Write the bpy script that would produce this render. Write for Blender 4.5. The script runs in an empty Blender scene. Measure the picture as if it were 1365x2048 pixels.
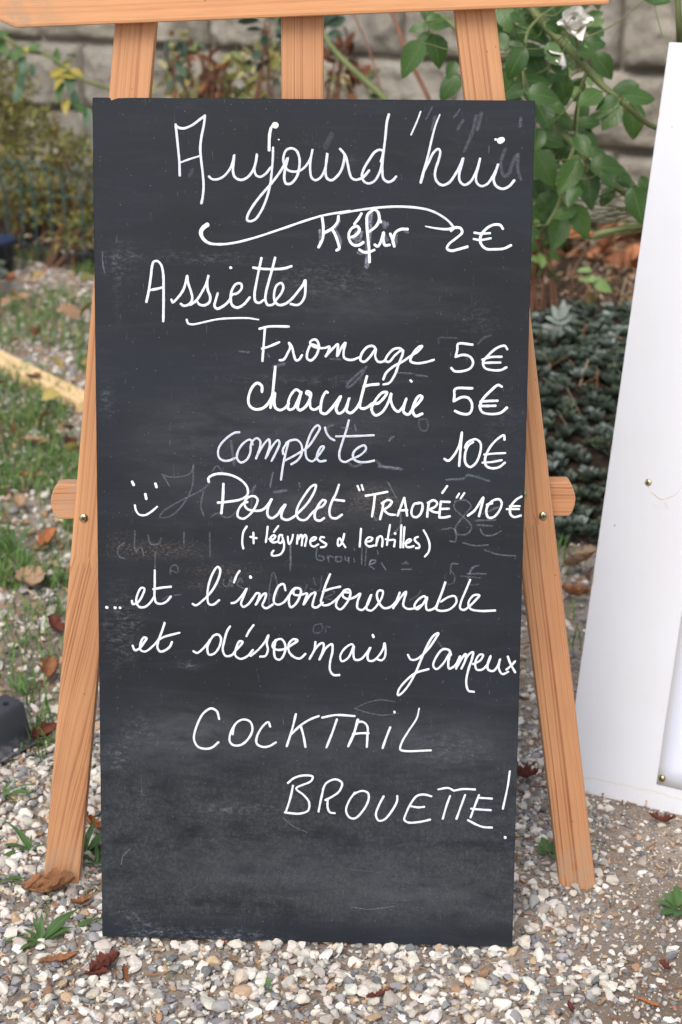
import bpy, bmesh, math, random
import numpy as np
from mathutils import Vector, Matrix, noise as mnoise
R = math.radians
C = bpy.context.scene
col = C.collection
random.seed(7); rng = np.random.default_rng(7)

# ------------------------------------------------------------------ camera
FOC = 60.0; FPX = 3413.0; CAMH = 1.2; PT = R(20)
cd = bpy.data.cameras.new('camera'); cam = bpy.data.objects.new('camera', cd); col.objects.link(cam)
cd.sensor_fit = 'VERTICAL'; cd.sensor_height = 36; cd.sensor_width = 24; cd.lens = FOC
cam.location = (0, 0, CAMH); cam.rotation_euler = (R(70), 0, 0)
cd.clip_end = 500; cd.clip_start = 0.05
cd.dof.use_dof = True; cd.dof.focus_distance = 1.99; cd.dof.aperture_fstop = 6.8
C.camera = cam
# ------------------------------------------------------------------ sky + sun
SUN_EL, SUN_AZ = R(52), R(198)      # azimuth clockwise from +Y
w = bpy.data.worlds.new('World'); C.world = w; w.use_nodes = True
nt = w.node_tree; nt.nodes.clear()
sky = nt.nodes.new('ShaderNodeTexSky'); sky.sky_type = 'NISHITA'; sky.sun_disc = False
sky.sun_elevation = SUN_EL; sky.sun_rotation = SUN_AZ; sky.dust_density = 4; sky.air_density = 1.0; sky.ozone_density = 1.0
hs = nt.nodes.new('ShaderNodeHueSaturation'); hs.inputs['Saturation'].default_value = 0.72
bg = nt.nodes.new('ShaderNodeBackground'); bg.inputs['Strength'].default_value = 0.15
wo = nt.nodes.new('ShaderNodeOutputWorld')
nt.links.new(sky.outputs[0], hs.inputs['Color']); nt.links.new(hs.outputs[0], bg.inputs[0]); nt.links.new(bg.outputs[0], wo.inputs[0])
sd = bpy.data.lights.new('sun', 'SUN'); so = bpy.data.objects.new('sun', sd); col.objects.link(so)
sd.energy = 1.25; sd.angle = R(40); sd.color = (1.0, 0.97, 0.94)
sdir = Vector((math.sin(SUN_AZ)*math.cos(SUN_EL), math.cos(SUN_AZ)*math.cos(SUN_EL), math.sin(SUN_EL)))
so.rotation_euler = sdir.to_track_quat('Z', 'Y').to_euler(); so.location = (0, 0, 6)
C.view_settings.view_transform = 'Standard'; C.view_settings.look = 'None'; C.view_settings.gamma = 1
C.view_settings.use_curve_mapping = False; C.view_settings.exposure = 0.34

# ------------------------------------------------------------------ placing helpers (photo measurements -> points of the place)
def ray(px, py):
    a = (px-682.5)/FPX; b = (1024-py)/FPX
    return Vector((a, math.cos(PT)+b*math.sin(PT), -math.sin(PT)+b*math.cos(PT)))
CO = Vector((0, 0, CAMH))
def G(px, py, z=0.0):
    r = ray(px, py); return CO + r*((z-CAMH)/r.z)
def at(px, py, Y):
    r = ray(px, py); return CO + r*(Y/r.y)
def hit(px, py, o, n):
    r = ray(px, py); return CO + r*((o-CO).dot(n)/r.dot(n))
CR = Vector((1, 0, 0)); CU = Vector((0, math.sin(PT), math.cos(PT))); CB = Vector((0, -math.cos(PT), math.sin(PT)))

# ------------------------------------------------------------------ object helpers
def tag(o, label=None, cat=None, group=None, kind=None):
    if label: o['label'] = label
    if cat: o['category'] = cat
    if group: o['group'] = group
    if kind: o['kind'] = kind
    return o
def link(name, me, parent=None, m=None):
    o = bpy.data.objects.new(name, me); col.objects.link(o)
    if parent: o.parent = parent
    if m is not None and me is not None and not me.materials: me.materials.append(m)
    return o
def empty(name, loc=(0, 0, 0), mat=None):
    o = bpy.data.objects.new(name, None); col.objects.link(o); o.empty_display_size = 0.05
    if mat is not None: o.matrix_world = mat
    else: o.location = loc
    return o
def bm_obj(name, bm, m, parent=None, smooth=False):
    me = bpy.data.meshes.new(name); bm.to_mesh(me); bm.free()
    if smooth: me.shade_smooth()
    return link(name, me, parent, m)
def np_mesh(name, V, F, cols=None, smooth=True, uv=None):
    """V (n,3), F (m,k) same k; cols (n,3|4) point colours"""
    V = np.asarray(V, np.float32); F = np.asarray(F, np.int32)
    me = bpy.data.meshes.new(name); m, k = F.shape
    me.vertices.add(len(V)); me.vertices.foreach_set('co', V.ravel())
    me.loops.add(m*k); me.loops.foreach_set('vertex_index', F.ravel())
    me.polygons.add(m); me.polygons.foreach_set('loop_start', np.arange(0, m*k, k, dtype=np.int32))
    try: me.polygons.foreach_set('loop_total', np.full(m, k, np.int32))
    except Exception: pass
    me.polygons.foreach_set('use_smooth', np.full(m, smooth))
    if cols is not None:
        c = np.ones((len(V), 4), np.float32); c[:, :cols.shape[1]] = cols
        a = me.color_attributes.new('col', 'FLOAT_COLOR', 'POINT'); a.data.foreach_set('color', c.ravel())
    if uv is not None:
        u = me.uv_layers.new(name='UVMap'); u.data.foreach_set('uv', np.asarray(uv, np.float32)[F.ravel()].ravel())
    me.update(); me.validate()
    return me
def box_bm(sx, sy, sz, bev=0.0, seg=2, org=(0, 0, 0)):
    bm = bmesh.new(); bmesh.ops.create_cube(bm, size=1)
    for v in bm.verts: v.co = Vector((v.co.x*sx+org[0], v.co.y*sy+org[1], v.co.z*sz+org[2]))
    if bev: bmesh.ops.bevel(bm, geom=bm.edges[:], offset=bev, segments=seg, profile=0.6, affect='EDGES')
    return bm
def prism_bm(pts, y0, y1, bev=0.0, seg=2):
    """polygon in x,z extruded from y0 to y1"""
    bm = bmesh.new()
    a = [bm.verts.new((x, y0, z)) for x, z in pts]; b = [bm.verts.new((x, y1, z)) for x, z in pts]
    n = len(pts); bm.faces.new(a); bm.faces.new(b[::-1])
    for i in range(n): bm.faces.new((a[i], b[i], b[(i+1) % n], a[(i+1) % n]))
    bmesh.ops.recalc_face_normals(bm, faces=bm.faces[:])
    if bev:
        es = [e for e in bm.edges if e.calc_face_angle(0) > R(40)]
        bmesh.ops.bevel(bm, geom=es, offset=bev, segments=seg, profile=0.6, affect='EDGES')
    return bm
def frame(o, x, z):
    x = x.normalized(); z = (z - x*z.dot(x)).normalized(); y = z.cross(x)
    m = Matrix((x, y, z)).transposed().to_4x4(); m.translation = o
    return m
def catmull(P, n=7):
    P = np.asarray(P, float)
    if len(P) < 3:
        t = np.linspace(0, 1, n+1)[:, None]; return P[0]*(1-t)+P[-1]*t
    Q = np.vstack([2*P[0]-P[1], P, 2*P[-1]-P[-2]]); out = []
    for i in range(1, len(Q)-2):
        p0, p1, p2, p3 = Q[i-1:i+3]
        d = [max(np.linalg.norm(b-a), 1e-9)**0.5 for a, b in ((p0, p1), (p1, p2), (p2, p3))]
        t0 = 0; t1 = d[0]; t2 = t1+d[1]; t3 = t2+d[2]
        for t in np.linspace(t1, t2, n, endpoint=False):
            A1 = (t1-t)/(t1-t0)*p0+(t-t0)/(t1-t0)*p1; A2 = (t2-t)/(t2-t1)*p1+(t-t1)/(t2-t1)*p2; A3 = (t3-t)/(t3-t2)*p2+(t-t2)/(t3-t2)*p3
            B1 = (t2-t)/(t2-t0)*A1+(t-t0)/(t2-t0)*A2; B2 = (t3-t)/(t3-t1)*A2+(t-t1)/(t3-t1)*A3
            out.append((t2-t)/(t2-t1)*B1+(t-t1)/(t2-t1)*B2)
    out.append(P[-1]); return np.array(out)
def tube_arrays(P, rad, n=7):
    """tube along P with radii rad -> V,F (quads)"""
    P = np.asarray(P, float); m = len(P); rad = np.broadcast_to(np.asarray(rad, float), (m,))
    T = np.gradient(P, axis=0); T /= np.linalg.norm(T, axis=1, keepdims=True)+1e-12
    up = np.array([0.13, 0.31, 0.94]); A = np.cross(T, up); A /= np.linalg.norm(A, axis=1, keepdims=True)+1e-12
    B = np.cross(T, A)
    th = np.linspace(0, 2*np.pi, n, endpoint=False)
    V = P[:, None]+rad[:, None, None]*(A[:, None]*np.cos(th)[None, :, None]+B[:, None]*np.sin(th)[None, :, None])
    V = V.reshape(-1, 3); F = []
    for i in range(m-1):
        for j in range(n):
            F.append((i*n+j, i*n+(j+1) % n, (i+1)*n+(j+1) % n, (i+1)*n+j))
    return V, np.array(F)
def join_arrays(parts):
    V = []; F = []; o = 0
    for v, f in parts: V.append(v); F.append(np.asarray(f)+o); o += len(v)
    return np.vstack(V), np.vstack(F)

# ------------------------------------------------------------------ materials
class N:
    def __init__(s, name):
        s.m = bpy.data.materials.new(name); s.m.use_nodes = True; s.t = s.m.node_tree; s.t.nodes.clear()
        s.out = s.n('ShaderNodeOutputMaterial'); s.p = s.n('ShaderNodeBsdfPrincipled'); s.l(s.p.outputs[0], s.out.inputs[0])
    def n(s, typ, **k):
        x = s.t.nodes.new(typ)
        for a, b in k.items(): setattr(x, a, b)
        return x
    def l(s, a, b): s.t.links.new(a, b)
    def set(s, inp, v):
        if isinstance(v, bpy.types.NodeSocket): s.l(v, inp)
        elif hasattr(inp.default_value, '__len__'):
            v = tuple(v) if hasattr(v, '__len__') else (v,)*len(inp.default_value)
            inp.default_value = v+(1,) if len(inp.default_value) == 4 and len(v) == 3 else v
        else: inp.default_value = v
    def math(s, op, a, b=0.0, c=0.0, clamp=False):
        x = s.n('ShaderNodeMath', operation=op, use_clamp=clamp); s.set(x.inputs[0], a); s.set(x.inputs[1], b)
        s.set(x.inputs[2], c); return x.outputs[0]
    def mix(s, f, a, b, blend='MIX'):
        x = s.n('ShaderNodeMix', data_type='RGBA', blend_type=blend); s.set(x.inputs[0], f); s.set(x.inputs[6], a); s.set(x.inputs[7], b); return x.outputs[2]
    def coord(s, which='Object'): return s.n('ShaderNodeTexCoord').outputs[which]
    def map(s, v, sc=(1, 1, 1), loc=(0, 0, 0)):
        x = s.n('ShaderNodeMapping'); s.l(v, x.inputs[0]); x.inputs[1].default_value = loc; x.inputs[3].default_value = sc; return x.outputs[0]
    def noise(s, v, sc, det=4, rough=.55, dist=0.0):
        x = s.n('ShaderNodeTexNoise'); s.l(v, x.inputs['Vector']); x.inputs['Scale'].default_value = sc
        x.inputs['Detail'].default_value = det; x.inputs['Roughness'].default_value = rough; x.inputs['Distortion'].default_value = dist; return x.outputs[0]
    def ramp(s, f, stops, interp='LINEAR'):
        x = s.n('ShaderNodeValToRGB'); s.l(f, x.inputs[0]); r = x.color_ramp; r.interpolation = interp
        while len(r.elements) < len(stops): r.elements.new(0.5)
        for e, (p, c) in zip(r.elements, stops):
            e.position = p; e.color = tuple(c)+(1,) if hasattr(c, '__len__') else (c, c, c, 1)
        return x.outputs[0]
    def sstep(s, v, a, b, lo=0.0, hi=1.0):
        x = s.n('ShaderNodeMapRange', interpolation_type='SMOOTHSTEP'); s.set(x.inputs[0], v)
        x.inputs[1].default_value = a; x.inputs[2].default_value = b; x.inputs[3].default_value = lo; x.inputs[4].default_value = hi; return x.outputs[0]
    def sep(s, v): x = s.n('ShaderNodeSeparateXYZ'); s.l(v, x.inputs[0]); return x.outputs
    def attr(s, name='col'): return s.n('ShaderNodeVertexColor', layer_name=name).outputs
    def bump(s, h, st=.3, d=.001):
        x = s.n('ShaderNodeBump'); x.inputs['Strength'].default_value = st; x.inputs['Distance'].default_value = d; s.l(h, x.inputs['Height']); s.l(x.outputs[0], s.p.inputs['Normal'])
    def base(s, c, rough=.6, spec=.4):
        s.set(s.p.inputs['Base Color'], c); s.set(s.p.inputs['Roughness'], rough); s.p.inputs['Specular IOR Level'].default_value = spec; return s.m
    def rand(s): return s.n('ShaderNodeObjectInfo').outputs['Random']

def simple(name, c, rough=.5, metal=0., spec=.5):
    k = N(name); k.p.inputs['Metallic'].default_value = metal; return k.base(c, rough, spec)

def wood_mat(name, seed, spacing=0.0062, jz=None, tilt=0.0, base=(.565, .285, .140), line=(.24, .075, .033)):
    """straight grained softwood; grain runs along local z; jz = height of a finger joint"""
    k = N(name); o = k.coord(); s = k.sep(o)
    z = s[2]; x = s[0]
    sh = 0.0
    if jz is not None:
        tri = k.math('PINGPONG', x, 0.0042)
        zz = k.math('ADD', z, k.math('MULTIPLY', tri, 4.2))
        sh = k.math('GREATER_THAN', zz, jz+0.009)
    comb = k.n('ShaderNodeCombineXYZ')
    k.set(comb.inputs[0], x); k.set(comb.inputs[1], s[1]); k.set(comb.inputs[2], k.math('MULTIPLY', z, 0.10))
    off = k.n('ShaderNodeVectorMath', operation='ADD'); k.l(comb.outputs[0], off.inputs[0])
    c2 = k.n('ShaderNodeCombineXYZ'); k.set(c2.inputs[0], seed*1.37); k.set(c2.inputs[1], k.math('MULTIPLY', sh, 3.3)); k.set(c2.inputs[2], seed*.71); k.l(c2.outputs[0], off.inputs[1])
    v = off.outputs[0]
    n1 = k.noise(v, 22, 2, .5); n2 = k.noise(v, 9, 1, .5)
    xx = k.math('ADD', k.math('ADD', x, k.math('MULTIPLY', s[1], .35)), k.math('MULTIPLY', k.math('SUBTRACT', n1, .5), .013))
    xx = k.math('ADD', xx, k.math('MULTIPLY', k.math('SUBTRACT', n2, .5), .034))
    if tilt: xx = k.math('SUBTRACT', xx, k.math('MULTIPLY', k.math('MULTIPLY', z, tilt), k.math('SUBTRACT', 1.0, sh)))
    q_ = k.math('DIVIDE', xx, spacing)
    jit = k.n('ShaderNodeTexNoise', noise_dimensions='1D'); k.set(jit.inputs['W'], k.math('MULTIPLY', q_, .45)); jit.inputs['Detail'].default_value = 1
    q_ = k.math('ADD', q_, k.math('MULTIPLY', jit.outputs[0], 2.6))
    fr = k.math('FRACT', q_)
    wn_ = k.n('ShaderNodeTexWhiteNoise', noise_dimensions='1D'); k.set(wn_.inputs['W'], k.math('ADD', k.math('FLOOR', q_), seed))
    ln = k.ramp(fr, [(0.0, 0.0), (.58, .10), (.80, .72), (.90, 1.0), (.985, .15), (1.0, 0.0)])
    amp = k.math('MULTIPLY', k.sstep(k.noise(v, 31, 2), .30, .58, .6, 1.0), k.math('ADD', .55, k.math('MULTIPLY', wn_.outputs[0], .6)))
    ln = k.math('MULTIPLY', ln, amp, clamp=True)
    fib = k.noise(k.map(o, (900, 900, 22)), 1.0, 3, .6)
    blot = k.noise(k.map(o, (16, 16, 5), (seed, 0, 0)), 1.0, 3, .6)
    c = k.mix(ln, base, line)
    c = k.mix(k.sstep(fib, .35, .75, 0, .22), c, (.30, .12, .05))
    c = k.mix(k.sstep(blot, .35, .7, 0, .30), c, (.76, .42, .21))
    # grime towards weathered foot + pores
    kn = k.n('ShaderNodeTexVoronoi'); k.l(k.map(o, (70, 70, 34), (seed, 2, 1)), kn.inputs['Vector']); kn.inputs['Scale'].default_value = 1
    c = k.mix(k.sstep(kn.outputs['Distance'], .035, .055, .8, 0), c, (.10, .05, .03))
    dirt = k.math('MULTIPLY', k.sstep(z, .015, .10, 1, 0), k.sstep(k.noise(k.map(o, (60, 60, 40)), 1, 4), .35, .65))
    c = k.mix(k.math("MULTIPLY", dirt, .8), c, (.42, .30, .20))
    if jz is not None:
        c = k.mix(k.math('MULTIPLY', sh, .16), c, (.80, .42, .20))
    k.bump(k.math('ADD', k.math('MULTIPLY', ln, .5), fib), .18, .0006)
    return k.base(c, k.sstep(fib, .3, .7, .42, .58), .35)

# blackboard ----------------------------------------------------------------
BU = None
yaw, roll, lean, BW, BH = -0.04084268, -0.00237708, 0.19449937, 0.495731, 0.99218078
bo = Vector((-0.04182801, 1.75831432, 0.008))
u = Vector((math.cos(yaw)*math.cos(roll), math.sin(yaw)*math.cos(roll), math.sin(roll)))
n0 = Vector((-math.sin(yaw), math.cos(yaw), 0)); v = n0*math.sin(lean)+Vector((0, 0, 1))*math.cos(lean)
BM = frame(bo, u, v); BMI = BM.inverted(); Bn = BM.col[1].to_3d()
def b2(px, py):
    q = BMI @ hit(px, py, bo, Bn); return q.x, q.z

def board_material():
    k = N('black_board_paint'); o = k.coord(); s = k.sep(o)
    big = k.noise(k.map(o, (3, 3, 7), (1, 0, 4)), 1, 4, .6, .6)
    streak = k.noise(k.map(o, (9, 9, 60)), 1, 5, .65, .8)
    fine = k.noise(o, 900, 3, .7)
    c = k.mix(k.sstep(big, .35, .65), (.010, .0125, .017), (.015, .020, .028))
    c = k.mix(k.sstep(streak, .48, .72, 0, .22), c, (.045, .049, .058))
    c = k.mix(k.sstep(fine, .46, .80, 0, .5), c, (.042, .050, .066))
    def blobs(lst):
        tot = None
        for (px, py, rx, ry, a) in lst:
            X, Z = b2(px, py); rx /= 1720; ry /= 1720
            mp = k.map(o, (1/rx, 0, 1/ry), (-X/rx, 0, -Z/ry))
            le = k.n('ShaderNodeVectorMath', operation='LENGTH'); k.l(mp, le.inputs[0])
            f = k.sstep(le.outputs['Value'], 0.0, 1.0, a, 0)
            tot = f if tot is None else k.math('ADD', tot, f)
        return tot
    # wiped bluish areas
    wip = blobs([(360, 1470, 190, 110, .8), (640, 1470, 380, 90, .5), (820, 1780, 330, 110, .75), (520, 1740, 330, 90, .5), (900, 1490, 200, 90, .6),
                 (680, 850, 300, 70, .55), (400, 880, 200, 150, .5), (700, 600, 330, 80, .4), (640, 1010, 480, 90, .45)])
    c = k.mix(k.math('MULTIPLY', k.math('MULTIPLY', wip, .8), k.sstep(k.noise(k.map(o, (14, 30, 44)), 1, 8, .75, .5), .30, .68), clamp=True), c, (.084, .090, .102))
    # white powdery remains
    pw = blobs([(300, 1865, 80, 45, 1.0), (260, 1830, 60, 40, .8), (440, 1870, 190, 26, .9), (235, 1515, 45, 60, .8), (285, 1610, 26, 70, .6), (275, 1465, 60, 60, .5),
                (450, 1618, 110, 22, 1.0), (560, 1612, 90, 16, .6), (900, 1500, 130, 60, .55), (245, 525, 60, 60, .5), (235, 560, 16, 130, .3),
                (400, 515, 190, 20, .45), (640, 560, 200, 60, .45), (215, 800, 24, 70, .5), (700, 330, 16, 40, .35), (245, 1250, 60, 130, .75), (380, 1330, 40, 16, .8),
                (960, 1620, 90, 80, .35), (620, 760, 300, 16, .4), (960, 640, 60, 60, .3), (1000, 840, 60, 130, .25)])
    pn = k.math('MULTIPLY', k.sstep(k.noise(k.map(o, (90, 110, 210)), 1, 8, .82, .35), .46, .68), k.sstep(fine, .30, .62))
    c = k.mix(k.math('MULTIPLY', k.math('MULTIPLY', pw, pn, clamp=True), .62, clamp=True), c, (.36, .38, .43))
    tn = blobs([(750, 1000, 75, 50, 1.0), (640, 1020, 80, 50, .7), (330, 1100, 130, 30, .8), (450, 1140, 130, 24, .6), (420, 1170, 110, 20, .5), (240, 1090, 60, 50, .4)])
    tnn = k.sstep(k.noise(k.map(o, (260, 260, 420)), 1, 6, .8, .6), .46, .66)
    c = k.mix(k.math('MULTIPLY', k.math('MULTIPLY', tn, tnn, clamp=True), .5, clamp=True), c, (.30, .235, .18))
    # crackled lower area
    vo = k.n('ShaderNodeTexVoronoi', feature='DISTANCE_TO_EDGE')
    wv = k.n('ShaderNodeVectorMath', operation='ADD'); k.l(k.map(o, (95, 95, 80)), wv.inputs[0])
    nz = k.n('ShaderNodeTexNoise'); k.l(k.map(o, (60, 60, 60)), nz.inputs['Vector']); nz.inputs['Detail'].default_value = 4
    ms = k.n('ShaderNodeVectorMath', operation='SCALE'); k.l(nz.outputs[1], ms.inputs[0]); ms.inputs['Scale'].default_value = 2.2; k.l(ms.outputs[0], wv.inputs[1])
    k.l(wv.outputs[0], vo.inputs['Vector']); vo.inputs['Scale'].default_value = 1
    cm = k.math('MULTIPLY', k.sstep(s[2], .12, .34, 1, 0), k.sstep(s[2], .010, .045, 0, 1))
    cm = k.math('MULTIPLY', cm, k.sstep(k.noise(k.map(o, (16, 9, 34), (3, 0, 0)), 1, 8, .8), .36, .58))
    mott = k.sstep(k.noise(k.map(o, (230, 230, 190)), 1, 6, .75), .42, .60)
    cm = k.math('MULTIPLY', cm, k.math('ADD', .45, k.math('MULTIPLY', mott, .75)), clamp=True)
    crack = k.math('MULTIPLY', k.sstep(vo.outputs[0], .0, .07, 1, 0), cm)
    c = k.mix(k.math("MULTIPLY", cm, .58), c, (.075, .080, .090))
    c = k.mix(k.math('MULTIPLY', crack, .75), c, (.012, .012, .013))
    # specks and scratches
    vs = k.n('ShaderNodeTexVoronoi'); k.l(o, vs.inputs['Vector']); vs.inputs['Scale'].default_value = 230
    sp = k.math('MULTIPLY', k.sstep(vs.outputs['Distance'], .05, .16, 1, 0), k.sstep(k.sep(vs.outputs['Color'])[0], .80, 1.0))
    c = k.mix(k.math('MULTIPLY', sp, .35), c, (.5, .5, .5))
    scr = k.n('ShaderNodeTexWave'); 
    sc2 = k.sstep(k.noise(k.map(o, (420, 420, 26), (5, 2, 1)), 1, 2, .5, 3.0), .72, .76)
    c = k.mix(k.math('MULTIPLY', sc2, .25), c, (.3, .31, .34))
    k.t.nodes.remove(scr)
    k.bump(k.math('ADD', k.math('MULTIPLY', crack, -1.0), k.math('MULTIPLY', fine, .35)), .25, .0006)
    return k.base(c, k.sstep(big, .3, .7, .50, .62), .25)
def edge_material():
    k = N('worn_board_edge'); o = k.coord()
    f = k.sstep(k.noise(k.map(o, (60, 200, 60)), 1, 5, .7), .60, .66)
    return k.base(k.mix(f, (.035, .035, .038), (.42, .34, .25)), .8, .2)
def marker_material():
    k = N('white_marker'); a = k.attr(); f = k.sep(a[0])[0]; o = k.coord()
    n = k.noise(o, 420, 4, .7); n2 = k.noise(o, 120, 3, .6)
    f2 = k.math('ADD', f, k.math('MULTIPLY', k.math('SUBTRACT', n, .5), .55), clamp=True)
    f2 = k.math('ADD', f2, k.math('MULTIPLY', k.math('SUBTRACT', n2, .5), .50), clamp=True)
    c = k.ramp(f2, [(0, (.10, .115, .15)), (.35, (.36, .41, .50)), (.7, (.66, .71, .81)), (1, (.80, .83, .88))])
    return k.base(c, .55, .3)
def ghost_material():
    k = N('wiped_marker'); a = k.attr(); o = k.coord()
    n = k.noise(o, 330, 6, .75); f = k.math('MULTIPLY', k.sep(a[0])[0], k.sstep(n, .34, .60, .25, 1.0), clamp=True)
    k.set(k.p.inputs['Alpha'], f); return k.base((.34, .38, .46), .8, .2)

M_board = board_material(); M_edge = edge_material(); M_mark = marker_material(); M_ghost = ghost_material()
board = empty('chalkboard', mat=BM)
tag(board, 'black menu board with white French handwriting leaning on the wooden easel', 'chalkboard')
# panel with softly rounded corners, 6 mm thick
def rr(wd, h, r, n=4):
    pts = []
    for cx, cz, a0 in ((wd/2-r, r, -90), (wd/2-r, h-r, 0), (-wd/2+r, h-r, 90), (-wd/2+r, r, 180)):
        for i in range(n+1):
            a = R(a0+90*i/n); pts.append((cx+r*math.cos(a), cz+r*math.sin(a)))
    return pts
bm = prism_bm(rr(BW, BH, .0018), 0, .006, .0006, 1)
pan = bm_obj('panel', bm, M_board, board)
pan.data.materials.append(M_edge)
for p in pan.data.polygons:
    if abs(p.normal.y) < .5: p.material_index = 1

# ------------------------------------------------------------------ handwriting
def ribbon(strokes, depth0=0.00045):
    """strokes: list of (pts px, width px | (w0,w1..), style)"""
    V = []; F = []; Cc = []
    k = 0
    for pts, wd, st in strokes:
        Q = catmull(pts, 6)
        # drop duplicates
        d = np.r_[1, np.linalg.norm(np.diff(Q, axis=0), axis=1)]; Q = Q[d > 1e-3]
        P = np.array([b2(x, y) for x, y in Q])
        m = len(P)
        if m < 2: continue
        T = np.gradient(P, axis=0); T /= np.linalg.norm(T, axis=1, keepdims=True)+1e-12
        # smooth tangents
        Nn = np.stack([-T[:, 1], T[:, 0]], 1)
        t = np.linspace(0, 1, m); ws = np.atleast_1d(np.asarray(wd, float)); W = np.interp(t, np.linspace(0, 1, len(ws)), ws)/1720/2*.88
        W *= 1+.10*np.sin(t*9+k)*.6+.05*rng.standard_normal(m)
        # round caps
        r0, r1 = W[0], W[-1]
        caps0 = [(P[0]-T[0]*r0*c, r0*math.sqrt(max(0, 1-c*c))) for c in (1.0, .85, .5)]
        caps1 = [(P[-1]+T[-1]*r1*c, r1*math.sqrt(max(0, 1-c*c))) for c in (.5, .85, 1.0)]
        C3 = [c for c, _ in caps0]+list(P)+[c for c, _ in caps1]
        W3 = [x for _, x in caps0]+list(W)+[x for _, x in caps1]
        N3 = [Nn[0]]*3+list(Nn)+[Nn[-1]]*3
        b0 = len(V)
        for i, (c, ww, nn) in enumerate(zip(C3, W3, N3)):
            ww = max(ww, 1e-5); dd = depth0+k*2.2e-7
            for j, s in enumerate((-1, -.55, 0, .55, 1)):
                y = -(dd+(0.00016 if abs(s) < .6 else 0)+(0.00006 if s == 0 else 0))
                V.append((c[0]+nn[0]*ww*s, y, c[1]+nn[1]*ww*s))
                if st == 'solid': cv = .98
                elif st == 'ink': cv = (.96, .80, .84)[2-abs(j-2)] if True else 0
                elif st == 'thin': cv = (.72, .66, .95)[abs(j-2)]
                elif st == 'dry': cv = (.52, .58, .88)[abs(j-2)]
                elif isinstance(st, float): cv = min(1, st*.62)*(1.0 if abs(j-2) < 2 else .25)
                Cc.append((cv, cv, cv))
            k += 1
            if i:
                a = b0+(i-1)*5; b = b0+i*5
                for j in range(4): F.append((a+j, b+j, b+j+1, a+j+1))
    return np.array(V), np.array(F), np.array(Cc)
SQ = {'A': (300, 200, 3.4125), 'B': (680, 200, 3.4125), 'C': (380, 380, 3.4125), 'D': (680, 380, 3.4125), 'E': (270, 490, 3.4125),
      'F': (480, 640, 3.4125), 'G': (720, 660, 4.0147), 'H': (400, 820, 3.4125), 'I': (680, 930, 3.4125), 'J': (200, 930, 3.4125),
      'K': (470, 1030, 6.825), 'L': (660, 1030, 6.2045), 'M': (200, 1130, 3.4125), 'N': (560, 1130, 2.73), 'O': (360, 1390, 2.625), 'P': (560, 1520, 2.73)}
def parse(sq, txt, wd, st):
    ox, oy, s = SQ[sq]; out = []
    for line in txt.strip().split('/'):
        line = line.strip()
        if not line: continue
        w_, s_ = wd, st
        if line.startswith('['):
            h, line = line[1:].split(']')
            for q in h.split():
                if q[0] == 'w': w_ = tuple(float(x) for x in q[1:].split(','))
                else: s_ = q
        pts = []
        for p in line.split():
            a, b = p.split(','); pts.append((ox+float(a)/s, oy+float(b)/s))
        if len(pts) == 1: pts.append((pts[0][0]+.8, pts[0][1]+.3))
        out.append((pts, w_, s_))
    return out
WORDS = []
def word(label, *segs):
    st = []
    for sq, wd, sty, txt in segs: st += parse(sq, txt, wd, sty)
    V, F, Cc = ribbon(st)
    o = link('handwriting', np_mesh('handwriting', V, F, Cc), board, M_mark); o['label'] = label
word('heading Aujourd\'hui in thin white joined letters',
 ('A', 5.2, 'thin', """177,168 185,240 195,340 203,430 205,515 / 180,175 200,190 235,194 290,172 340,135 377,108 / 377,108 370,170 352,260 345,330 350,400 362,500 368,590 362,660 353,705 / [w4] 203,430 270,405 345,382 /
 405,523 425,540 455,543 500,525 545,475 568,420 577,375 572,430 568,480 580,525 620,546 665,530 705,480 725,420 733,368 722,430 715,480 728,515 755,525 790,505 825,462 /
 842,325 840,400 832,500 820,590 795,680 760,760 720,815 685,828 665,820 668,790 700,730 760,650 830,570 880,505 915,450 942,397 925,470 918,530 930,570 960,572 1000,530 1022,450 1020,390 1000,345 965,330 930,345 912,400 920,445 945,480 985,490 1030,480 1070,445 1100,390 1112,335 1098,410 1095,480 1105,530 1130,548 1165,530 1195,475 1208,410 1212,362 1203,440 1200,500 1210,535 1240,548 1275,525 1307,480 1325,420 1331,372 /
 [w6.5 solid] 828,190 818,240 815,342 / [w8 solid] 838,180 850,175 / [w14 solid] 855,172 /[w3 solid] 879,270"""),
 ('B', 5.2, 'thin', """3,335 25,360 40,385 55,440 65,490 80,530 105,545 135,540 160,528 200,482 / 280,420 290,390 295,350 275,340 240,355 200,410 165,470 152,520 165,555 195,570 235,555 270,500 290,430 /
 335,100 322,150 312,250 300,350 292,430 290,490 300,540 330,560 360,550 385,523 / [w3.5] 552,80 530,140 487,238 / [w3,5,6] 683,100 655,170 630,260 605,370 575,480 553,563 /
 580,480 605,430 640,360 672,335 685,350 675,410 655,470 650,520 665,560 700,582 745,565 790,505 825,440 842,398 830,450 815,510 820,555 850,580 890,560 930,490 950,430 958,395 945,460 930,520 935,565 965,588 1005,575 1045,520 1070,470 1082,435 1065,490 1050,540 1065,585 1110,607 1155,590 1190,550 /
 [w13 solid] 1094,278 1108,272 / [w5.5 solid] 1062,270"""))
word('long curved flourish line under the heading',
 ('A', 6, 'ink', "[w10.5,9,7.5,6,5.4,5,4.6,4.6,4.4 solid] 392,853 368,870 350,900 360,940 400,975 460,985 560,978 700,945 900,880 1100,812 1200,785 1365,757"),
 ('B', 5, 'thin', "0,775 100,757 200,742 300,732 400,728 520,735 620,755 700,795 750,835 775,866 / [w2.5,5,6 ink] 585,862 650,875 740,882 778,872"))
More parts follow.
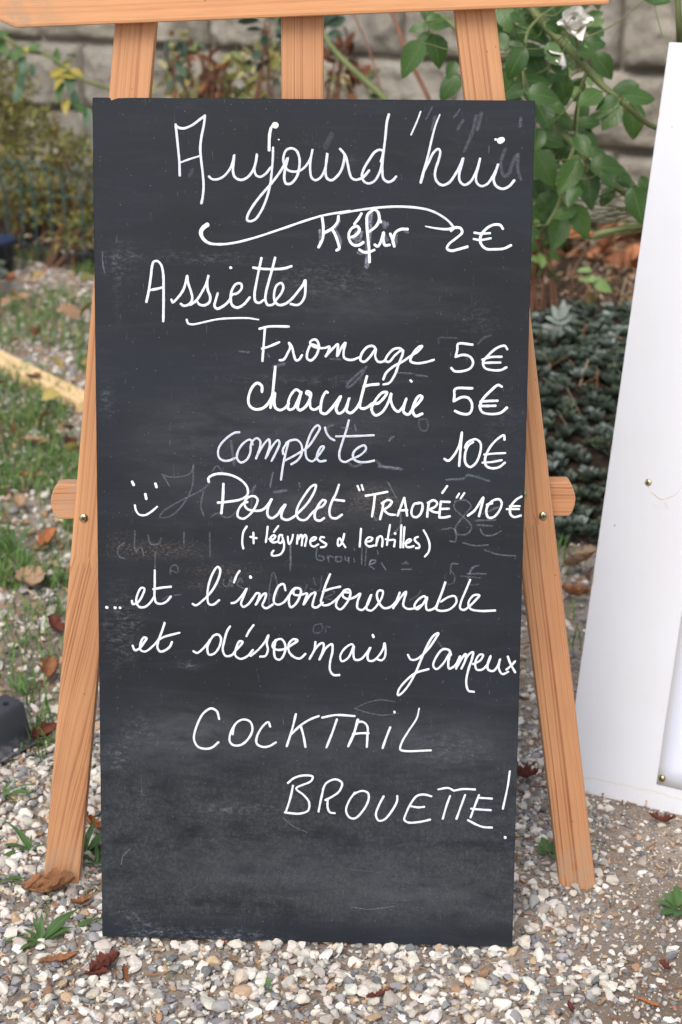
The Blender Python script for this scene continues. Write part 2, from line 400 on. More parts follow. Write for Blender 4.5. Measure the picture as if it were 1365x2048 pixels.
word('word Kefir written over a smudged earlier attempt',
 ('C', 6, 'solid', "905,192 912,260 908,330 880,390 / 1015,178 1010,215 975,260 915,295 / 970,265 995,310 1012,360 1020,400 1002,412"),
 ('D', 6, 'solid', """78,322 105,312 135,275 120,248 85,260 62,300 70,350 100,378 135,375 160,358 / 148,162 125,200 100,232 / 235,130 190,170 185,230 190,300 200,400 203,492 / 235,130 260,150 270,200 250,245 215,275 192,290 / 270,200 280,218 / 135,408 165,425 205,422 235,410 /
 240,375 260,385 285,340 300,290 297,340 310,378 340,375 / 345,300 360,340 372,385 / 362,340 380,290 420,268 462,268"""))
word('price 2 euro beside Kefir',
 ('D', 5.6, 'solid', """760,278 785,258 825,262 835,290 800,325 745,370 732,400 760,415 810,405 870,388 / 1113,265 1095,240 1050,238 1000,265 960,320 965,370 1000,402 1060,405 1120,400 1168,378 / [w5] 920,292 960,298 1025,295 / [w5] 915,335 960,342 1030,330"""))
word('word Assiettes with a stroke under it',
 ('E', 5.4, 'ink', """80,388 95,320 110,220 120,140 130,115 155,110 180,135 195,200 197,300 197,420 195,520 / 105,308 150,300 190,290 / 250,372 260,392 285,370 330,310 350,250 358,210 365,260 385,320 393,370 370,405 335,415 315,402 /
 380,408 420,380 460,320 490,260 505,205 495,250 500,310 515,350 510,390 475,412 440,405 430,390 / 567,330 555,370 545,415 560,435 600,420 645,380 665,340 700,330 730,295 725,265 695,265 665,305 655,360 665,410 700,428 745,405 785,358 / [w6 solid] 655,155 /
 865,90 850,160 830,260 818,340 825,385 850,395 880,375 / 958,88 940,160 915,250 895,330 893,380 910,410 945,405 965,375 1000,330 1015,285 1000,260 970,275 952,330 955,380 980,408 1020,405 1070,370 1120,310 1150,270 1163,240 1165,300 1160,350 1140,390 1110,410 1065,403 /
 [w5.5] 810,155 870,163 960,165 1020,160 1070,145 / [w4.5,4.5,4,3.5] 355,510 365,535 395,542 480,525 560,508 660,500 780,500 845,510"""))
word('word Fromage',
 ('F', 5.2, 'ink', """135,60 200,45 335,45 / 172,60 165,150 155,280 / 152,195 190,185 270,152 / 272,275 300,270 330,220 345,185 335,155 355,180 370,240 385,275 405,270 425,240 / 545,185 490,168 465,210 460,262 485,276 520,245 540,180 525,138 500,135 480,155 500,180 545,192 585,190 612,182 605,215 587,248 / 588,245 640,190 670,165 668,205 665,245 / 670,240 700,180 722,155 710,210 712,255 735,270 770,272 815,255 /
 930,200 910,178 870,185 830,235 825,275 850,285 890,250 928,200 925,250 945,285 985,280 1010,240 1050,200 1090,193 1115,210 / 990,280 1020,285 1060,240 1110,205 1112,230 1085,300 1060,370 1020,430 980,440 / 980,405 1000,360 1060,310 1110,285 1160,250 1215,215 1245,178 1220,185 1180,235 1165,280 1200,295 1260,290 1325,272"""))
word('word charcuterie',
 ('F', 6, 'solid', """152,490 150,450 120,430 85,460 60,530 65,580 100,608 150,605 190,575 222,520 / 243,320 235,400 225,500 210,598 / 212,590 240,495 235,560 245,600 275,615 310,600 335,570 / 412,490 385,475 350,510 330,570 335,610 365,605 400,540 420,490 405,550 395,600 410,615 445,595 475,550 485,500 460,487 455,500 480,520 478,560 485,600 510,612 550,590 / 600,495 590,490 565,530 553,590 555,630 585,640 620,610 660,560 690,520 670,570 658,610 675,638 710,620 735,570 748,530 735,580 730,620 755,635 790,610 822,560 /
 868,385 845,470 825,550 820,595 845,605 880,590 905,570 940,570 985,530 1005,495 975,495 925,550 900,610 925,650 970,630 1010,570 1035,500 1030,540 1050,600 1080,625 1115,590 1138,535 1120,590 1120,630 1150,645 1185,600 1225,560 1245,525 1225,518 1195,560 1180,620 1200,655 1245,640 / 845,455 880,445 945,438 / [w5 solid] 1165,412 1172,420"""))
word('price 5 euro beside Fromage',
 ('G', 5.2, 'ink', "905,118 790,112 783,160 770,215 / 770,215 830,200 885,215 910,260 890,305 830,330 760,330 735,305 / 1185,155 1165,128 1110,140 1040,195 990,260 1005,305 1060,322 1130,322 1178,300 / 985,238 1050,218 1138,215 / 990,265 1060,262 1128,262"))
word('price 5 euro beside charcuterie',
 ('G', 5.6, 'solid', "903,468 765,475 760,530 755,572 / 755,572 820,540 870,545 900,590 895,650 870,675 810,670 765,650 / 1140,455 1110,442 1050,490 985,560 965,620 985,660 1050,675 1130,665 1180,625 / 970,575 1040,570 1105,568 / 960,610 1020,610 1088,608"))
word('price 10 euro beside complete',
 ('G', 5.2, 'solid', "680,1035 710,1050 760,1000 800,920 820,820 812,920 805,1000 798,1090 / 910,900 870,930 845,1000 850,1070 885,1100 930,1070 965,990 970,910 935,878 895,885 860,910 845,945 / 1162,880 1158,845 1100,880 1040,950 1005,1040 1015,1090 1060,1110 1120,1100 1165,1065 / [w4.6] 1000,1000 1080,992 1168,988 / [w4.6] 985,1065 1060,1060 1140,1045"))
word('word complete in worn grey white',
 ('H', 4.6, 'dry', """270,152 240,155 180,195 130,260 130,320 160,345 200,345 240,328 / 362,235 345,202 300,225 262,280 255,330 280,358 320,340 345,290 350,235 365,208 390,192 412,210 412,250 385,330 / 385,325 440,230 472,200 478,240 450,330 / 455,320 500,240 535,205 545,225 520,290 490,348 / 570,300 568,270 605,215 590,280 570,370 555,475 / 590,225 620,208 665,205 695,240 695,300 665,345 625,370 / 580,345 630,320 690,285 740,250 790,180 820,120 805,105 775,130 735,220 722,290 735,335 770,350 800,322 830,285 848,250 830,250 808,285 800,330 820,350 860,345 /
 855,120 865,155 890,190 920,207 / 1018,70 1000,140 970,230 952,300 960,340 990,355 1035,335 1100,305 1135,265 1125,242 1085,255 1050,290 1048,330 1080,352 1140,355 1190,345 / 930,180 1050,178 1188,172"""))
word('word Poulet',
 ('H', 5.4, 'ink', """62,490 60,465 100,440 160,435 230,450 290,485 325,530 325,580 280,610 200,625 125,632 / [w6] 162,505 158,600 148,703 / 325,628 300,635 265,680 260,725 295,742 340,715 380,660 395,610 370,588 325,600 305,640 325,675 380,688 430,680 470,640 492,605 465,670 465,720 490,738 530,715 560,670 585,645 560,700 560,735 595,750 640,730 690,685 740,630 785,550 792,512 765,520 710,590 670,660 660,710 680,745 720,750 770,700 805,670 840,655 860,620 840,615 810,650 785,710 790,745 820,755 848,738 /
 950,510 930,570 900,630 885,690 895,730 930,740 970,715 / 918,612 985,620"""))
word('word TRAORE in capitals between quote marks',
 ('H', 4.5, 'solid', "1077,518 1090,548 / 1105,512 1115,545"),
 ('I', 5.2, 'solid', """178,210 250,198 325,183 / 240,205 232,280 220,352 / 298,252 290,310 275,370 / 288,262 330,238 355,250 335,282 297,305 / 298,305 335,335 378,340 / 395,345 415,290 440,225 / 440,225 450,280 460,345 / 405,310 460,308 / 538,262 510,265 490,310 495,345 520,357 550,335 565,290 560,262 535,256 / 608,262 600,310 597,352 / 602,258 640,240 665,260 650,285 612,303 / 615,305 640,320 680,325 /
 690,250 684,300 680,355 / 690,250 750,252 / 684,300 745,298 / 680,358 715,358 750,350 / [w5] 732,145 700,190 / [w4.5] 815,195 798,222 / [w4.5] 850,192 825,228"""))
word('price 10 euro beside Poulet running up to the board edge',
 ('I', 5.2, 'solid', "875,345 920,310 980,220 965,290 950,348 / 1040,262 1015,270 1000,320 1015,358 1050,355 1090,310 1105,260 1090,235 1050,240 1020,265 1005,272 / 1240,215 1200,240 1165,290 1165,335 1190,355 1235,345 / [w4.4] 1160,281 1228,281 / [w4.4] 1140,301 1223,301"))
word('small smiley face with dot nose',
 ('J', 6, 'solid', "222,115 232,135 / 380,128 388,150 / 312,200 318,230 / [w4.6] 240,275 248,310 270,338 310,342 350,320 392,285"))
word('small line (+ legumes & lentilles)',
 ('K', 4.6, 'solid', """165,155 120,230 105,320 105,400 118,455 / 212,297 298,316 / 255,240 258,385 / 450,160 440,260 425,370 / 475,325 520,335 555,290 530,275 490,310 490,350 530,375 575,365 / 595,150 535,230 / 650,275 615,275 600,320 600,375 630,380 660,340 / 650,300 672,380 670,460 630,530 560,555 510,550 505,525 530,485 / 725,295 730,360 745,395 780,340 795,270 /
 860,275 850,390 / 870,330 905,270 920,290 915,415 / 925,330 960,270 980,300 960,420 / 1040,355 1090,340 1110,310 1075,305 1035,345 1040,410 1080,430 1140,400 / 1220,305 1180,300 1165,335 1210,370 1250,400 1230,430 1175,440"""),
 ('L', 4.6, 'solid', """180,235 165,300 140,360 110,385 100,370 108,300 125,290 155,340 195,400 / 388,170 380,280 372,390 / 460,330 510,320 530,290 490,275 450,310 450,360 490,390 550,378 / 590,280 575,380 / 585,340 610,270 640,265 655,300 650,390 / 748,120 725,260 710,370 / 695,300 740,310 805,310 798,390 / [w5.5] 808,228 / 890,125 882,260 878,400 / 928,150 918,270 912,400 / 940,350 980,340 1010,310 985,300 950,330 950,390 990,400 1040,385 / 1095,270 1055,290 1060,320 1110,370 1110,405 1070,410 / 1165,190 1210,270 1240,370 1225,460 1180,515"""))
word('line ... et l\'incontournable',
 ('M', 5.0, 'ink', """[w6.5 solid] 48,289 / [w6.5 solid] 104,291 / [w6 solid] 138,291 / 220,245 225,265 260,255 295,200 305,160 285,155 258,200 250,250 270,285 310,285 350,250 372,215 / 376,35 376,130 375,220 385,255 415,265 455,250 485,215 / 365,165 420,155 485,148 / 635,265 655,275 700,245 770,170 815,80 822,30 805,12 775,50 745,130 735,210 745,265 775,270 815,240 / 955,40 935,70 917,118 /
 900,260 925,255 970,210 1003,160 980,220 965,265 980,285 1010,270 1050,220 1070,193 1090,195 1085,225 1065,270 / 1070,265 1115,200 1135,195 1125,240 1110,275 1135,295 1180,270 / [w6.5 solid] 1028,78 1030,84 / 1268,172 1255,130 1225,140 1195,200 1190,255 1215,270 1255,255 1290,210"""),
 ('N', 5.0, 'ink', """49,168 85,125 / 105,128 85,125 60,150 50,200 60,230 85,215 110,170 115,135 95,125 76,138 78,160 105,165 150,155 142,180 130,215 / 135,210 170,160 195,150 185,190 180,225 200,232 235,205 / 275,50 250,110 232,170 225,200 235,218 262,218 300,195 345,150 / 235,145 275,130 330,118 / 375,150 350,150 315,190 308,225 330,242 360,215 385,165 380,135 350,140 345,170 370,185 410,175 440,155 425,200 425,235 450,245 480,215 500,160 482,200 475,240 500,248 535,215 560,170 562,142 540,140 530,165 545,210 570,235 610,225 650,180 /
 655,150 640,190 620,235 / 630,220 665,170 690,145 680,185 675,220 695,238 740,235 780,215 / 800,185 790,170 755,190 735,225 750,242 780,215 805,175 798,215 805,245 845,235 870,190 905,90 885,150 860,215 855,240 880,250 930,240 965,200 955,170 920,175 880,200 / 1040,80 1015,140 990,200 985,235 1005,245 1035,225 1075,185 1090,165 1060,165 1030,205 1040,238 1090,250 1175,248"""))
word('line et desormais fameux',
 ('M', 5.0, 'ink', """225,550 240,580 270,570 305,525 320,500 300,495 278,540 280,580 310,590 355,560 400,510 430,440 445,390 425,450 400,520 395,565 415,590 450,580 480,555 493,525 / 410,505 440,490 545,462 / 640,588 665,600 700,575 740,530 752,510 / 755,512 735,560 745,610 780,605 815,560 828,500 810,475 780,480 755,512 / 890,418 870,450 850,520 840,580 860,620 900,615 930,580 / 925,585 960,550 975,525 955,520 930,570 925,615 960,640 1010,620 1045,580 / 1050,410 1020,450 1002,485 /
 1030,620 1080,580 1130,520 1152,478 1140,530 1148,580 1130,620 1095,625 / 1210,512 1185,530 1180,560 1210,578 1270,570 1310,545 1350,515 / 1200,512 1190,590 1200,635 1230,645 1262,600 1265,540 1240,505 1210,508"""),
 ('N', 5.0, 'ink', """60,440 97,412 75,405 50,430 50,470 75,500 110,510 140,485 / 195,420 190,460 163,512 / 165,510 200,450 230,425 240,430 235,470 217,515 / 220,510 255,450 285,432 288,470 275,530 275,575 295,600 325,600 / 405,450 395,432 355,455 330,500 340,525 375,505 405,440 402,480 410,515 440,515 475,480 495,450 480,490 485,520 510,522 545,490 565,455 572,425 578,470 572,505 555,520 535,515 / [w5.5 solid] 508,382 512,392 /
 700,490 715,515 745,515 800,470 845,410 866,372 840,385 805,440 770,520 740,590 700,660 660,705 645,710 650,680 690,630 740,590 812,568 / 935,490 925,465 890,460 850,510 838,550 855,568 890,540 930,480 920,530 925,565 960,545 985,495 963,565 / 968,555 1000,500 1015,485 1012,520 992,565 / 1000,550 1030,490 1055,475 1050,510 1030,570 1018,640 1030,685 1060,692 / 1055,540 1095,520 1110,490 1090,490 1068,530 1075,570 1105,570 1135,540 1152,495 1135,540 1138,570 1165,578 1190,550 1203,512 1195,560 1215,595 1248,582 /
 1245,500 1260,540 1285,585 / 1285,525 1262,550 1238,570"""))
word('word COCKTAiL in spaced capitals',
 ('O', 5.0, 'ink', """207,125 195,85 165,70 125,95 90,160 75,230 95,270 135,282 170,275 203,248 / 290,155 270,190 262,240 280,262 320,262 360,230 382,180 370,140 335,128 305,140 285,165 278,205 / 475,165 465,142 435,165 405,220 405,255 435,272 470,268 505,248 / 610,100 590,180 562,268 / 730,110 690,125 640,155 585,205 / 635,160 650,215 660,272 / 748,118 820,105 918,110 / 825,128 800,200 770,275 / [w6] 935,130 915,200 885,268 / 935,140 965,142 985,165 985,220 982,272 / 910,205 950,200 992,200 / 1105,170 1085,220 1065,278 / [w5 solid] 1127,87 1128,92 /
 [w3,4.6,4.6,5] 1257,70 1245,120 1200,190 1165,250 1158,285 1180,293 1318,290"""))
word('word BROUETTE! in spaced capitals',
 ('P', 4.8, 'ink', """45,125 75,100 120,85 180,90 170,115 90,155 130,190 160,230 155,275 110,292 60,290 28,285 / 72,140 60,200 32,288 / 240,150 225,215 212,280 / 235,160 255,125 305,105 340,125 325,170 285,200 250,218 / 262,215 262,260 275,285 300,290 / 410,178 380,220 362,275 380,312 410,318 455,275 485,215 482,180 455,168 425,175 400,190 / 567,198 540,250 525,300 540,330 570,325 610,280 640,225 642,195 / 828,198 790,188 750,195 720,230 690,290 680,325 700,340 760,338 820,325 / 718,252 755,258 788,255 /
 865,160 920,152 950,167 / 950,167 1000,158 1065,160 / 930,195 910,250 890,320 / 1012,190 990,250 965,320 / 1088,190 1065,250 1042,312 / 1082,205 1158,210 / 1045,265 1100,270 1152,273 / 1028,328 1070,350 1110,365 1158,368 / [w4.5] 1256,60 1245,140 1218,265 / [w6.5 solid] 1230,421 1231,423"""))
# half wiped older writing
gs = []
gs += parse('B', "630,50 590,130 / 820,65 780,120 / [w8] 840,140 805,200 / [w10] 965,95 940,200 / [w8] 930,110 905,220 850,350 / [w9] 1235,130 1230,180 / 1020,320 1015,360 / [w9] 1130,340 1100,420 1120,520 1150,510 1180,430 1215,370 1215,470 1235,540 / [w9] 650,120 630,200", 5, .30)
gs += parse('A', "[w14] 1240,240 1200,320 / [w10] 290,480 270,520", 8, .18)
gs += parse('C', "[w9] 890,280 895,340 885,380 / [w10] 1000,290 1025,350 1020,390 / [w8] 1020,215 990,260 / [w12] 1235,160 1225,280 1215,400 1208,520 / [w8] 1290,180 1300,215 / [w9] 1140,280 1120,330 / [w7] 1175,290 1160,350", 8, .95)
gs += parse('D', "[w12] 300,225 310,250 320,235 / [w8] 130,270 110,360 / [w9] 300,300 320,340 / [w9] 385,290 380,370 / [w7] 465,290 440,280 / [w7] 125,430 150,435", 8, .6)
gs += parse('J', "425,65 470,80 550,80 620,55 640,10 / 640,0 630,150 560,280 480,350 410,355 430,320 560,240 700,170 745,130 / 430,70 475,140 / 770,40 800,5 840,50 / 710,180 690,280 710,345 / 760,355 800,330 870,360 930,320 1065,135 1040,200 1035,320 / 1180,60 1165,150 / 1205,190 1275,175 / 165,530 125,570 130,620 170,640 / 240,450 245,590 280,560 300,620 / 575,460 575,530 / 330,480 350,540 400,540 420,500 / 750,460 755,620 / 1300,550 1300,720 / 380,600 378,700", 4.5, .34)
gs += parse('K', "1120,450 1120,600 1200,620 1220,580 1150,555 / 1270,560 1285,640 / 1272,590 1300,560 1340,575 / 765,420 765,680", 4.5, .40)
gs += parse('L', "75,520 140,520 140,570 80,575 75,520 / 190,515 200,560 230,560 235,520 235,590 / 300,540 305,575 / 305,425 305,432 / 400,400 395,610 / 455,410 440,620 / 490,610 560,590 560,560 510,570 490,620 / 595,450 598,480", 4.2, .40)
gs += parse('I', "205,680 240,665 245,650 215,650 205,685 235,710 / 285,670 315,715 / 425,672 465,672 / 425,712 490,712 / 805,675 765,675 755,740 / 950,685 905,700 885,740 / 870,742 1000,742 / 790,240 780,290 850,360 900,420 870,470 800,470 790,430 860,330 895,280 860,240 800,245 / [w5.5] 930,378 1060,375 / 940,410 1040,415 / 960,440 980,475 1040,480 1100,450 / [w6] 730,100 850,90 870,70 930,80 1020,110 / 700,440 780,435 790,520 750,520 / 840,530 920,550 1010,545 / 330,120 390,230 / 415,320 410,420 350,480 / 235,350 250,375 285,355 / 1040,300 1090,285 960,340 / 990,580 1080,610 1200,620 / [w7] 270,10 340,15 425,30 / 450,660 455,665", 4.5, .42)
gs += parse('M', "480,60 490,10 520,0 535,50 490,40 / 1155,270 1160,150 1185,50 1210,120 1205,220 1160,200 / 845,100 850,140 880,140 890,90 / 900,80 905,145 / 890,110 920,110 / 950,110 975,120 960,90 940,130 980,160 / 430,235 470,215 560,200", 4.5, .30)
gs += parse('N', "935,30 955,60 950,95 920,108 / 990,60 1095,70 / 1060,10 1030,60 1040,105 1090,105 / 185,70 195,110 / 230,60 215,140 170,130 / 110,110 130,150 150,110 / 270,130 300,150 250,180 290,190 / 230,320 190,330 185,365 215,370 235,340 225,320 / 250,365 255,335 275,340 / 710,190 750,170 770,140 / 860,410 880,440 900,460", 4.2, .26)
gs += parse('F', "[w7] 865,320 820,390 740,460 730,450 770,400 840,340 / 1080,360 1170,365 / 1200,375 1280,385 / 620,265 690,270 / 0,215 60,220 / 190,230 200,250 / [w9] 230,320 300,300", 5, .38)
gs += parse('H', "[w7] 215,215 235,370 / 870,150 880,110 910,105 / 970,120 1020,125 / 1060,100 1065,140 / 1290,210 1320,185 / [w7] 1015,360 1050,385 1100,370 / [w8] 1210,350 1250,385 1365,400 / 500,430 480,520 / [w6] 510,560 590,545 / 680,500 685,525", 5, .36)
gs += parse('G', "635,105 635,65 775,65 / [w6] 950,110 1000,60 1050,45 / 480,720 530,715 550,760 530,810 490,800 475,750 480,720 / 240,890 250,860 275,855 / 860,240 860,200 / [w6] 1060,1050 1100,1040", 5, .24)
gs += parse('O', "920,70 970,45 1050,25 1130,35 / 920,70 980,90 1060,105 1150,95 / 540,640 600,690 670,720", 3, .40)
gs += [([(243, 1728), (247, 1712), (262, 1696)], 2.5, .7), ([(700, 1690+123), (740, 1818), (790, 1812)], 2, .6), ([(206, 505), (206, 522), (210, 545)], 4, .5), ([(700, 1738), (760, 1745)], 2, .2)]
V, F, Cc = ribbon(gs, 0.0002)
o = link('wiped_writing', np_mesh('wiped_writing', V, F, Cc), board, M_ghost); o['label'] = 'faint smeared remains of older writing'; o['kind'] = 'stuff'

# ------------------------------------------------------------------ easel
# plane of the front legs
LO = Vector((0, 1.887, 0)); LN = Vector((0, 1, -.073)).normalized()
brass = N('brass_screw'); brass.p.inputs['Metallic'].default_value = 1
brass = brass.base(brass.mix(brass.noise(brass.coord(), 300, 3), (.50, .40, .20), (.75, .68, .48)), .28)
recess_shade = simple('screw_recess_shade', (.04, .035, .025), .6)  # dark colour stands in for the shade inside the screw recess
easel = empty('wooden_easel', (0, 1.90, 0))
tag(easel, 'reddish pine easel standing on gravel behind the black menu board', 'easel')
def child_world(o, root, mat):
    o.parent = root; o.matrix_parent_inverse = Matrix.Identity(4)
    o.matrix_local = root_mat(root).inverted() @ mat
def root_mat(r):
    m = r.matrix_basis.copy()
    return root_mat(r.parent) @ m if r.parent else m
def member(name, p0, p1, wd, th, mat, root, bev=.003, foot=0.0, pts=None):
    """board whose front face lies on the front plane; local x width, y depth, z length"""
    ax = p1-p0; L = ax.length
    m = frame(p0, ax.cross(-LN), ax)
    if pts is None:
        pts = [(-wd/2, 0), (wd/2, 0), (wd/2, L), (-wd/2, L)]
        if foot: pts = [(-wd/2+foot, 0), (-wd/5, -foot*.35), (wd/5, -foot*.35), (wd/2-foot, 0), (wd/2, foot*1.3), (wd/2, L), (-wd/2, L), (-wd/2, foot*1.3)]
    o = bm_obj(name, prism_bm(pts, 0, th, bev), mat)
    child_world(o, root, m); return o, m
def screw(parent, pos, nrm, r=.0056):
    """pan head screw with a raised dark cross painted for the shade of its recess"""
    m = frame(pos, nrm.cross(Vector((0, 0, 1))), nrm) @ Matrix.Rotation(R(random.uniform(0, 90)), 4, 'Z')
    prof = [(0, r*.42), (r*.35, r*.41), (r*.7, r*.33), (r*.93, r*.16), (r, 0)]
    bm = bmesh.new(); rings = []
    for q, (rad, h) in enumerate(prof):
        rings.append([bm.verts.new((rad*math.cos(a), rad*math.sin(a), h)) for a in [2*math.pi*i/20 for i in range(20)]] if q else [bm.verts.new((0, 0, h))])
    for i in range(20): bm.faces.new((rings[0][0], rings[1][i], rings[1][(i+1) % 20]))
    for a, b in zip(rings[1:], rings[2:]):
        for i in range(20): bm.faces.new((a[i], b[i], b[(i+1) % 20], a[(i+1) % 20]))
    bmesh.ops.recalc_face_normals(bm, faces=bm.faces[:])
    o = bm_obj('screw', bm, brass, None, True); o.data.materials.append(recess_shade)
    bm = bmesh.new(); bm.from_mesh(o.data)
    for k in (0, 1):
        g = bmesh.ops.create_cube(bm, size=1)['verts']
        for v_ in g: v_.co = Vector((v_.co.x*(r*1.05 if k else r*.26), v_.co.y*(r*.26 if k else r*1.05), v_.co.z*r*.1+r*.405))
        for f in {f for v_ in g for f in v_.link_faces}: f.material_index = 1; f.smooth = False
    bm.to_mesh(o.data); bm.free()
    child_world(o, parent, m); return o
def leg(bpx, tpx, wd, mat, ht=1.62):
    b = hit(*bpx, LO, LN); t = hit(*tpx, LO, LN)
    d = t-b; d = d/d.z; b = b-d*b.z-d*.004
    return member('leg', b, b+d*ht, wd, .026, mat, easel, foot=.005, bev=.0034)
wl = wood_mat('pine_left', 1.0, .0066, jz=.445, tilt=.10); wr = wood_mat('pine_right', 5.0, .0060, jz=.50, tilt=.012)
wm = wood_mat('pine_middle', 9.0, .0036); wb_ = wood_mat('pine_bar', 13.0, .0075, base=(.72, .36, .17), line=(.58, .25, .11)); wc = wood_mat('pine_cross', 17.0, .0045)
legL, mL = leg((124, 1750), (270, 60), .0455, wl)
legR, mR = leg((1157, 1775), (955, 60), .0455, wr)
# middle mast from the crossbar up, and the prop leg behind
p0 = hit(606, 1040, LO, LN); p1 = hit(605, 60, LO, LN); d = (p1-p0)/(p1-p0).z
member('mast', p0, p0+d*1.1, .0475, .026, wm, easel)
hp = p0+d*1.0+Vector((0, .05, 0)); foot = Vector((-.05, 2.62, 0.0))
member('leg', foot, hp+Vector((0, .0, 0)), .04, .024, wm, easel)[0]['label'] = 'rear prop leg behind the board'
# crossbar behind the legs, rounded ends
PO = LO+LN*.0265
a = hit(101, 1004, PO, LN); b = hit(1152, 998, PO, LN); L = (b-a).length; hh = .0220
pts = []
for (cx, cz, ang) in ((0, -hh, None),): pass
endp = [(0.0085, -hh), (.0045, -hh*.72), (.0012, -hh*.3), (0, 0), (.0008, hh*.35), (.0035, hh*.78), (.0075, hh)]
pts = [(z_, x_) for x_, z_ in endp]+[(z_, L-x_) for x_, z_ in endp[::-1]]
member('crossbar', a, b, hh*2, .026, wc, easel, pts=pts, bev=.0022)
# top bar in front of the legs, its left end chamfered
FO = LO-LN*.021
a = hit(-6, 20, FO, LN); b = hit(1000, -20, FO, LN); L = (b-a).length; hh = .0195
ax = (b-a).normalized()
# local z runs along the bar; local x = ax x (-LN) points down or up
pts = [(-hh, .0), (hh-.008, 0), (hh, .02), (hh, L+.12), (-hh, L+.12)]
m_x = ax.cross(-LN)
if m_x.z > 0: pts = [(-x_, z_) for x_, z_ in pts]
member('top_bar', a, b, hh*2, .021, wb_, easel, pts=pts, bev=.0034)
for (px, py, pr) in ((168, 1036, legL), (1087, 1032, legR), (1046, 988, legR)):
    screw(pr, hit(px, py, LO, LN)-LN*.0002, -LN)

# ------------------------------------------------------------------ white board on the right
A = G(1126, 1576); B = G(1365, 1632); du = (B-A).normalized()
r = ray(1338, 84); TL = CO+r*((A-CO).dot(du)/r.dot(du)); dv = (TL-A); WH = dv.length; dv.normalize()
WM = frame(A, du, dv); Wn = WM.col[1].to_3d()
def wloc(px, py): q = WM.inverted() @ hit(px, py, A, Wn); return q.x, q.z
k = N('white_gloss_paint'); o = k.coord(); s = k.sep(o)
c = k.mix(k.sstep(k.noise(o, 7, 4), .35, .7, 0, .5), (.70, .72, .765), (.67, .68, .70))
rx, rz = wloc(1330, 962)
mp = k.map(o, (1, 0, 1), (-rx, 0, -rz)); ln = k.n('ShaderNodeVectorMath', operation='LENGTH'); k.l(mp, ln.inputs[0])
rad = k.math('ADD', ln.outputs['Value'], k.math('MULTIPLY', k.math('SUBTRACT', k.noise(o, 45, 3), .5), .012))
ring = k.sstep(k.math('ABSOLUTE', k.math('SUBTRACT', rad, .0245)), .0003, .0015, 1, 0)
ring = k.math('MULTIPLY', ring, k.math('MULTIPLY', k.sstep(k.math('SUBTRACT', s[2], rz), -.012, .004, 1, 0), k.sstep(k.noise(o, 60, 3), .3, .6)))
rx2, rz2 = wloc(1322, 1012)
mp2 = k.map(o, (50, 0, 90), (-rx2*50, 0, -rz2*90)); l2 = k.n('ShaderNodeVectorMath', operation='LENGTH'); k.l(mp2, l2.inputs[0])
sm = k.math('MULTIPLY', k.sstep(l2.outputs['Value'], .2, 1, 1, 0), k.sstep(k.noise(o, 140, 4), .45, .7))
wz = k.math('ADD', s[2], k.math('MULTIPLY', k.math('SUBTRACT', k.noise(k.map(o, (1, 1, .2)), 55, 4, .6), .5), .014))
tide = k.sstep(k.math('ABSOLUTE', k.math('SUBTRACT', wz, .0235)), .0002, .0022, .8, 0)
wet = k.sstep(wz, .0, .0235, .12, .0)
c = k.mix(k.math('MULTIPLY', ring, .7), c, (.55, .40, .22))
c = k.mix(k.math('MULTIPLY', sm, .5), c, (.55, .47, .38))
c = k.mix(k.math('MULTIPLY', tide, .5), c, (.62, .54, .40))
vs = k.n('ShaderNodeTexVoronoi'); k.l(o, vs.inputs['Vector']); vs.inputs['Scale'].default_value = 42
sp = k.math('MULTIPLY', k.sstep(vs.outputs['Distance'], .035, .06, 1, 0), k.math('GREATER_THAN', k.sep(vs.outputs['Color'])[0], .86))
c = k.mix(k.math('MULTIPLY', sp, .8), c, (.12, .10, .09))
ew = k.math('MULTIPLY', k.sstep(s[0], .0, .003, 1, 0), k.sstep(k.noise(k.map(o, (1, 1, .35)), 80, 4, .7), .56, .62))
c = k.mix(ew, c, (.48, .33, .20))
scf = k.math('MULTIPLY', k.sstep(k.noise(k.map(o, (1, 1, .25)), 34, 7, .8, 1.0), .60, .74), k.sstep(k.noise(o, 5, 2), .42, .62))
c = k.mix(k.math('MULTIPLY', scf, .5), c, (.46, .42, .36))
mud = k.math('MULTIPLY', k.sstep(s[2], .0, .05, 1, 0), k.sstep(k.noise(o, 180, 6, .8), .56, .70))
c = k.mix(k.math('MULTIPLY', mud, .65), c, (.38, .31, .23))
k.bump(k.math('ADD', k.noise(k.map(o, (1, 1, .35)), 60, 5, .6), k.math('MULTIPLY', k.noise(o, 12, 3), 1.5)), .35, .0016)
M_white = k.base(c, .34, .5)
wbd = empty('white_board', mat=WM)
tag(wbd, 'white painted wooden board standing at the right edge behind the easel leg', 'white board')
bm_obj('panel', prism_bm([(0, 0), (.60, 0), (.60, WH), (0, WH)], 0, .018, .0018), M_white, wbd)
screw(wbd, hit(1297, 965, A, Wn)-Wn*.0003, -Wn, .0050)
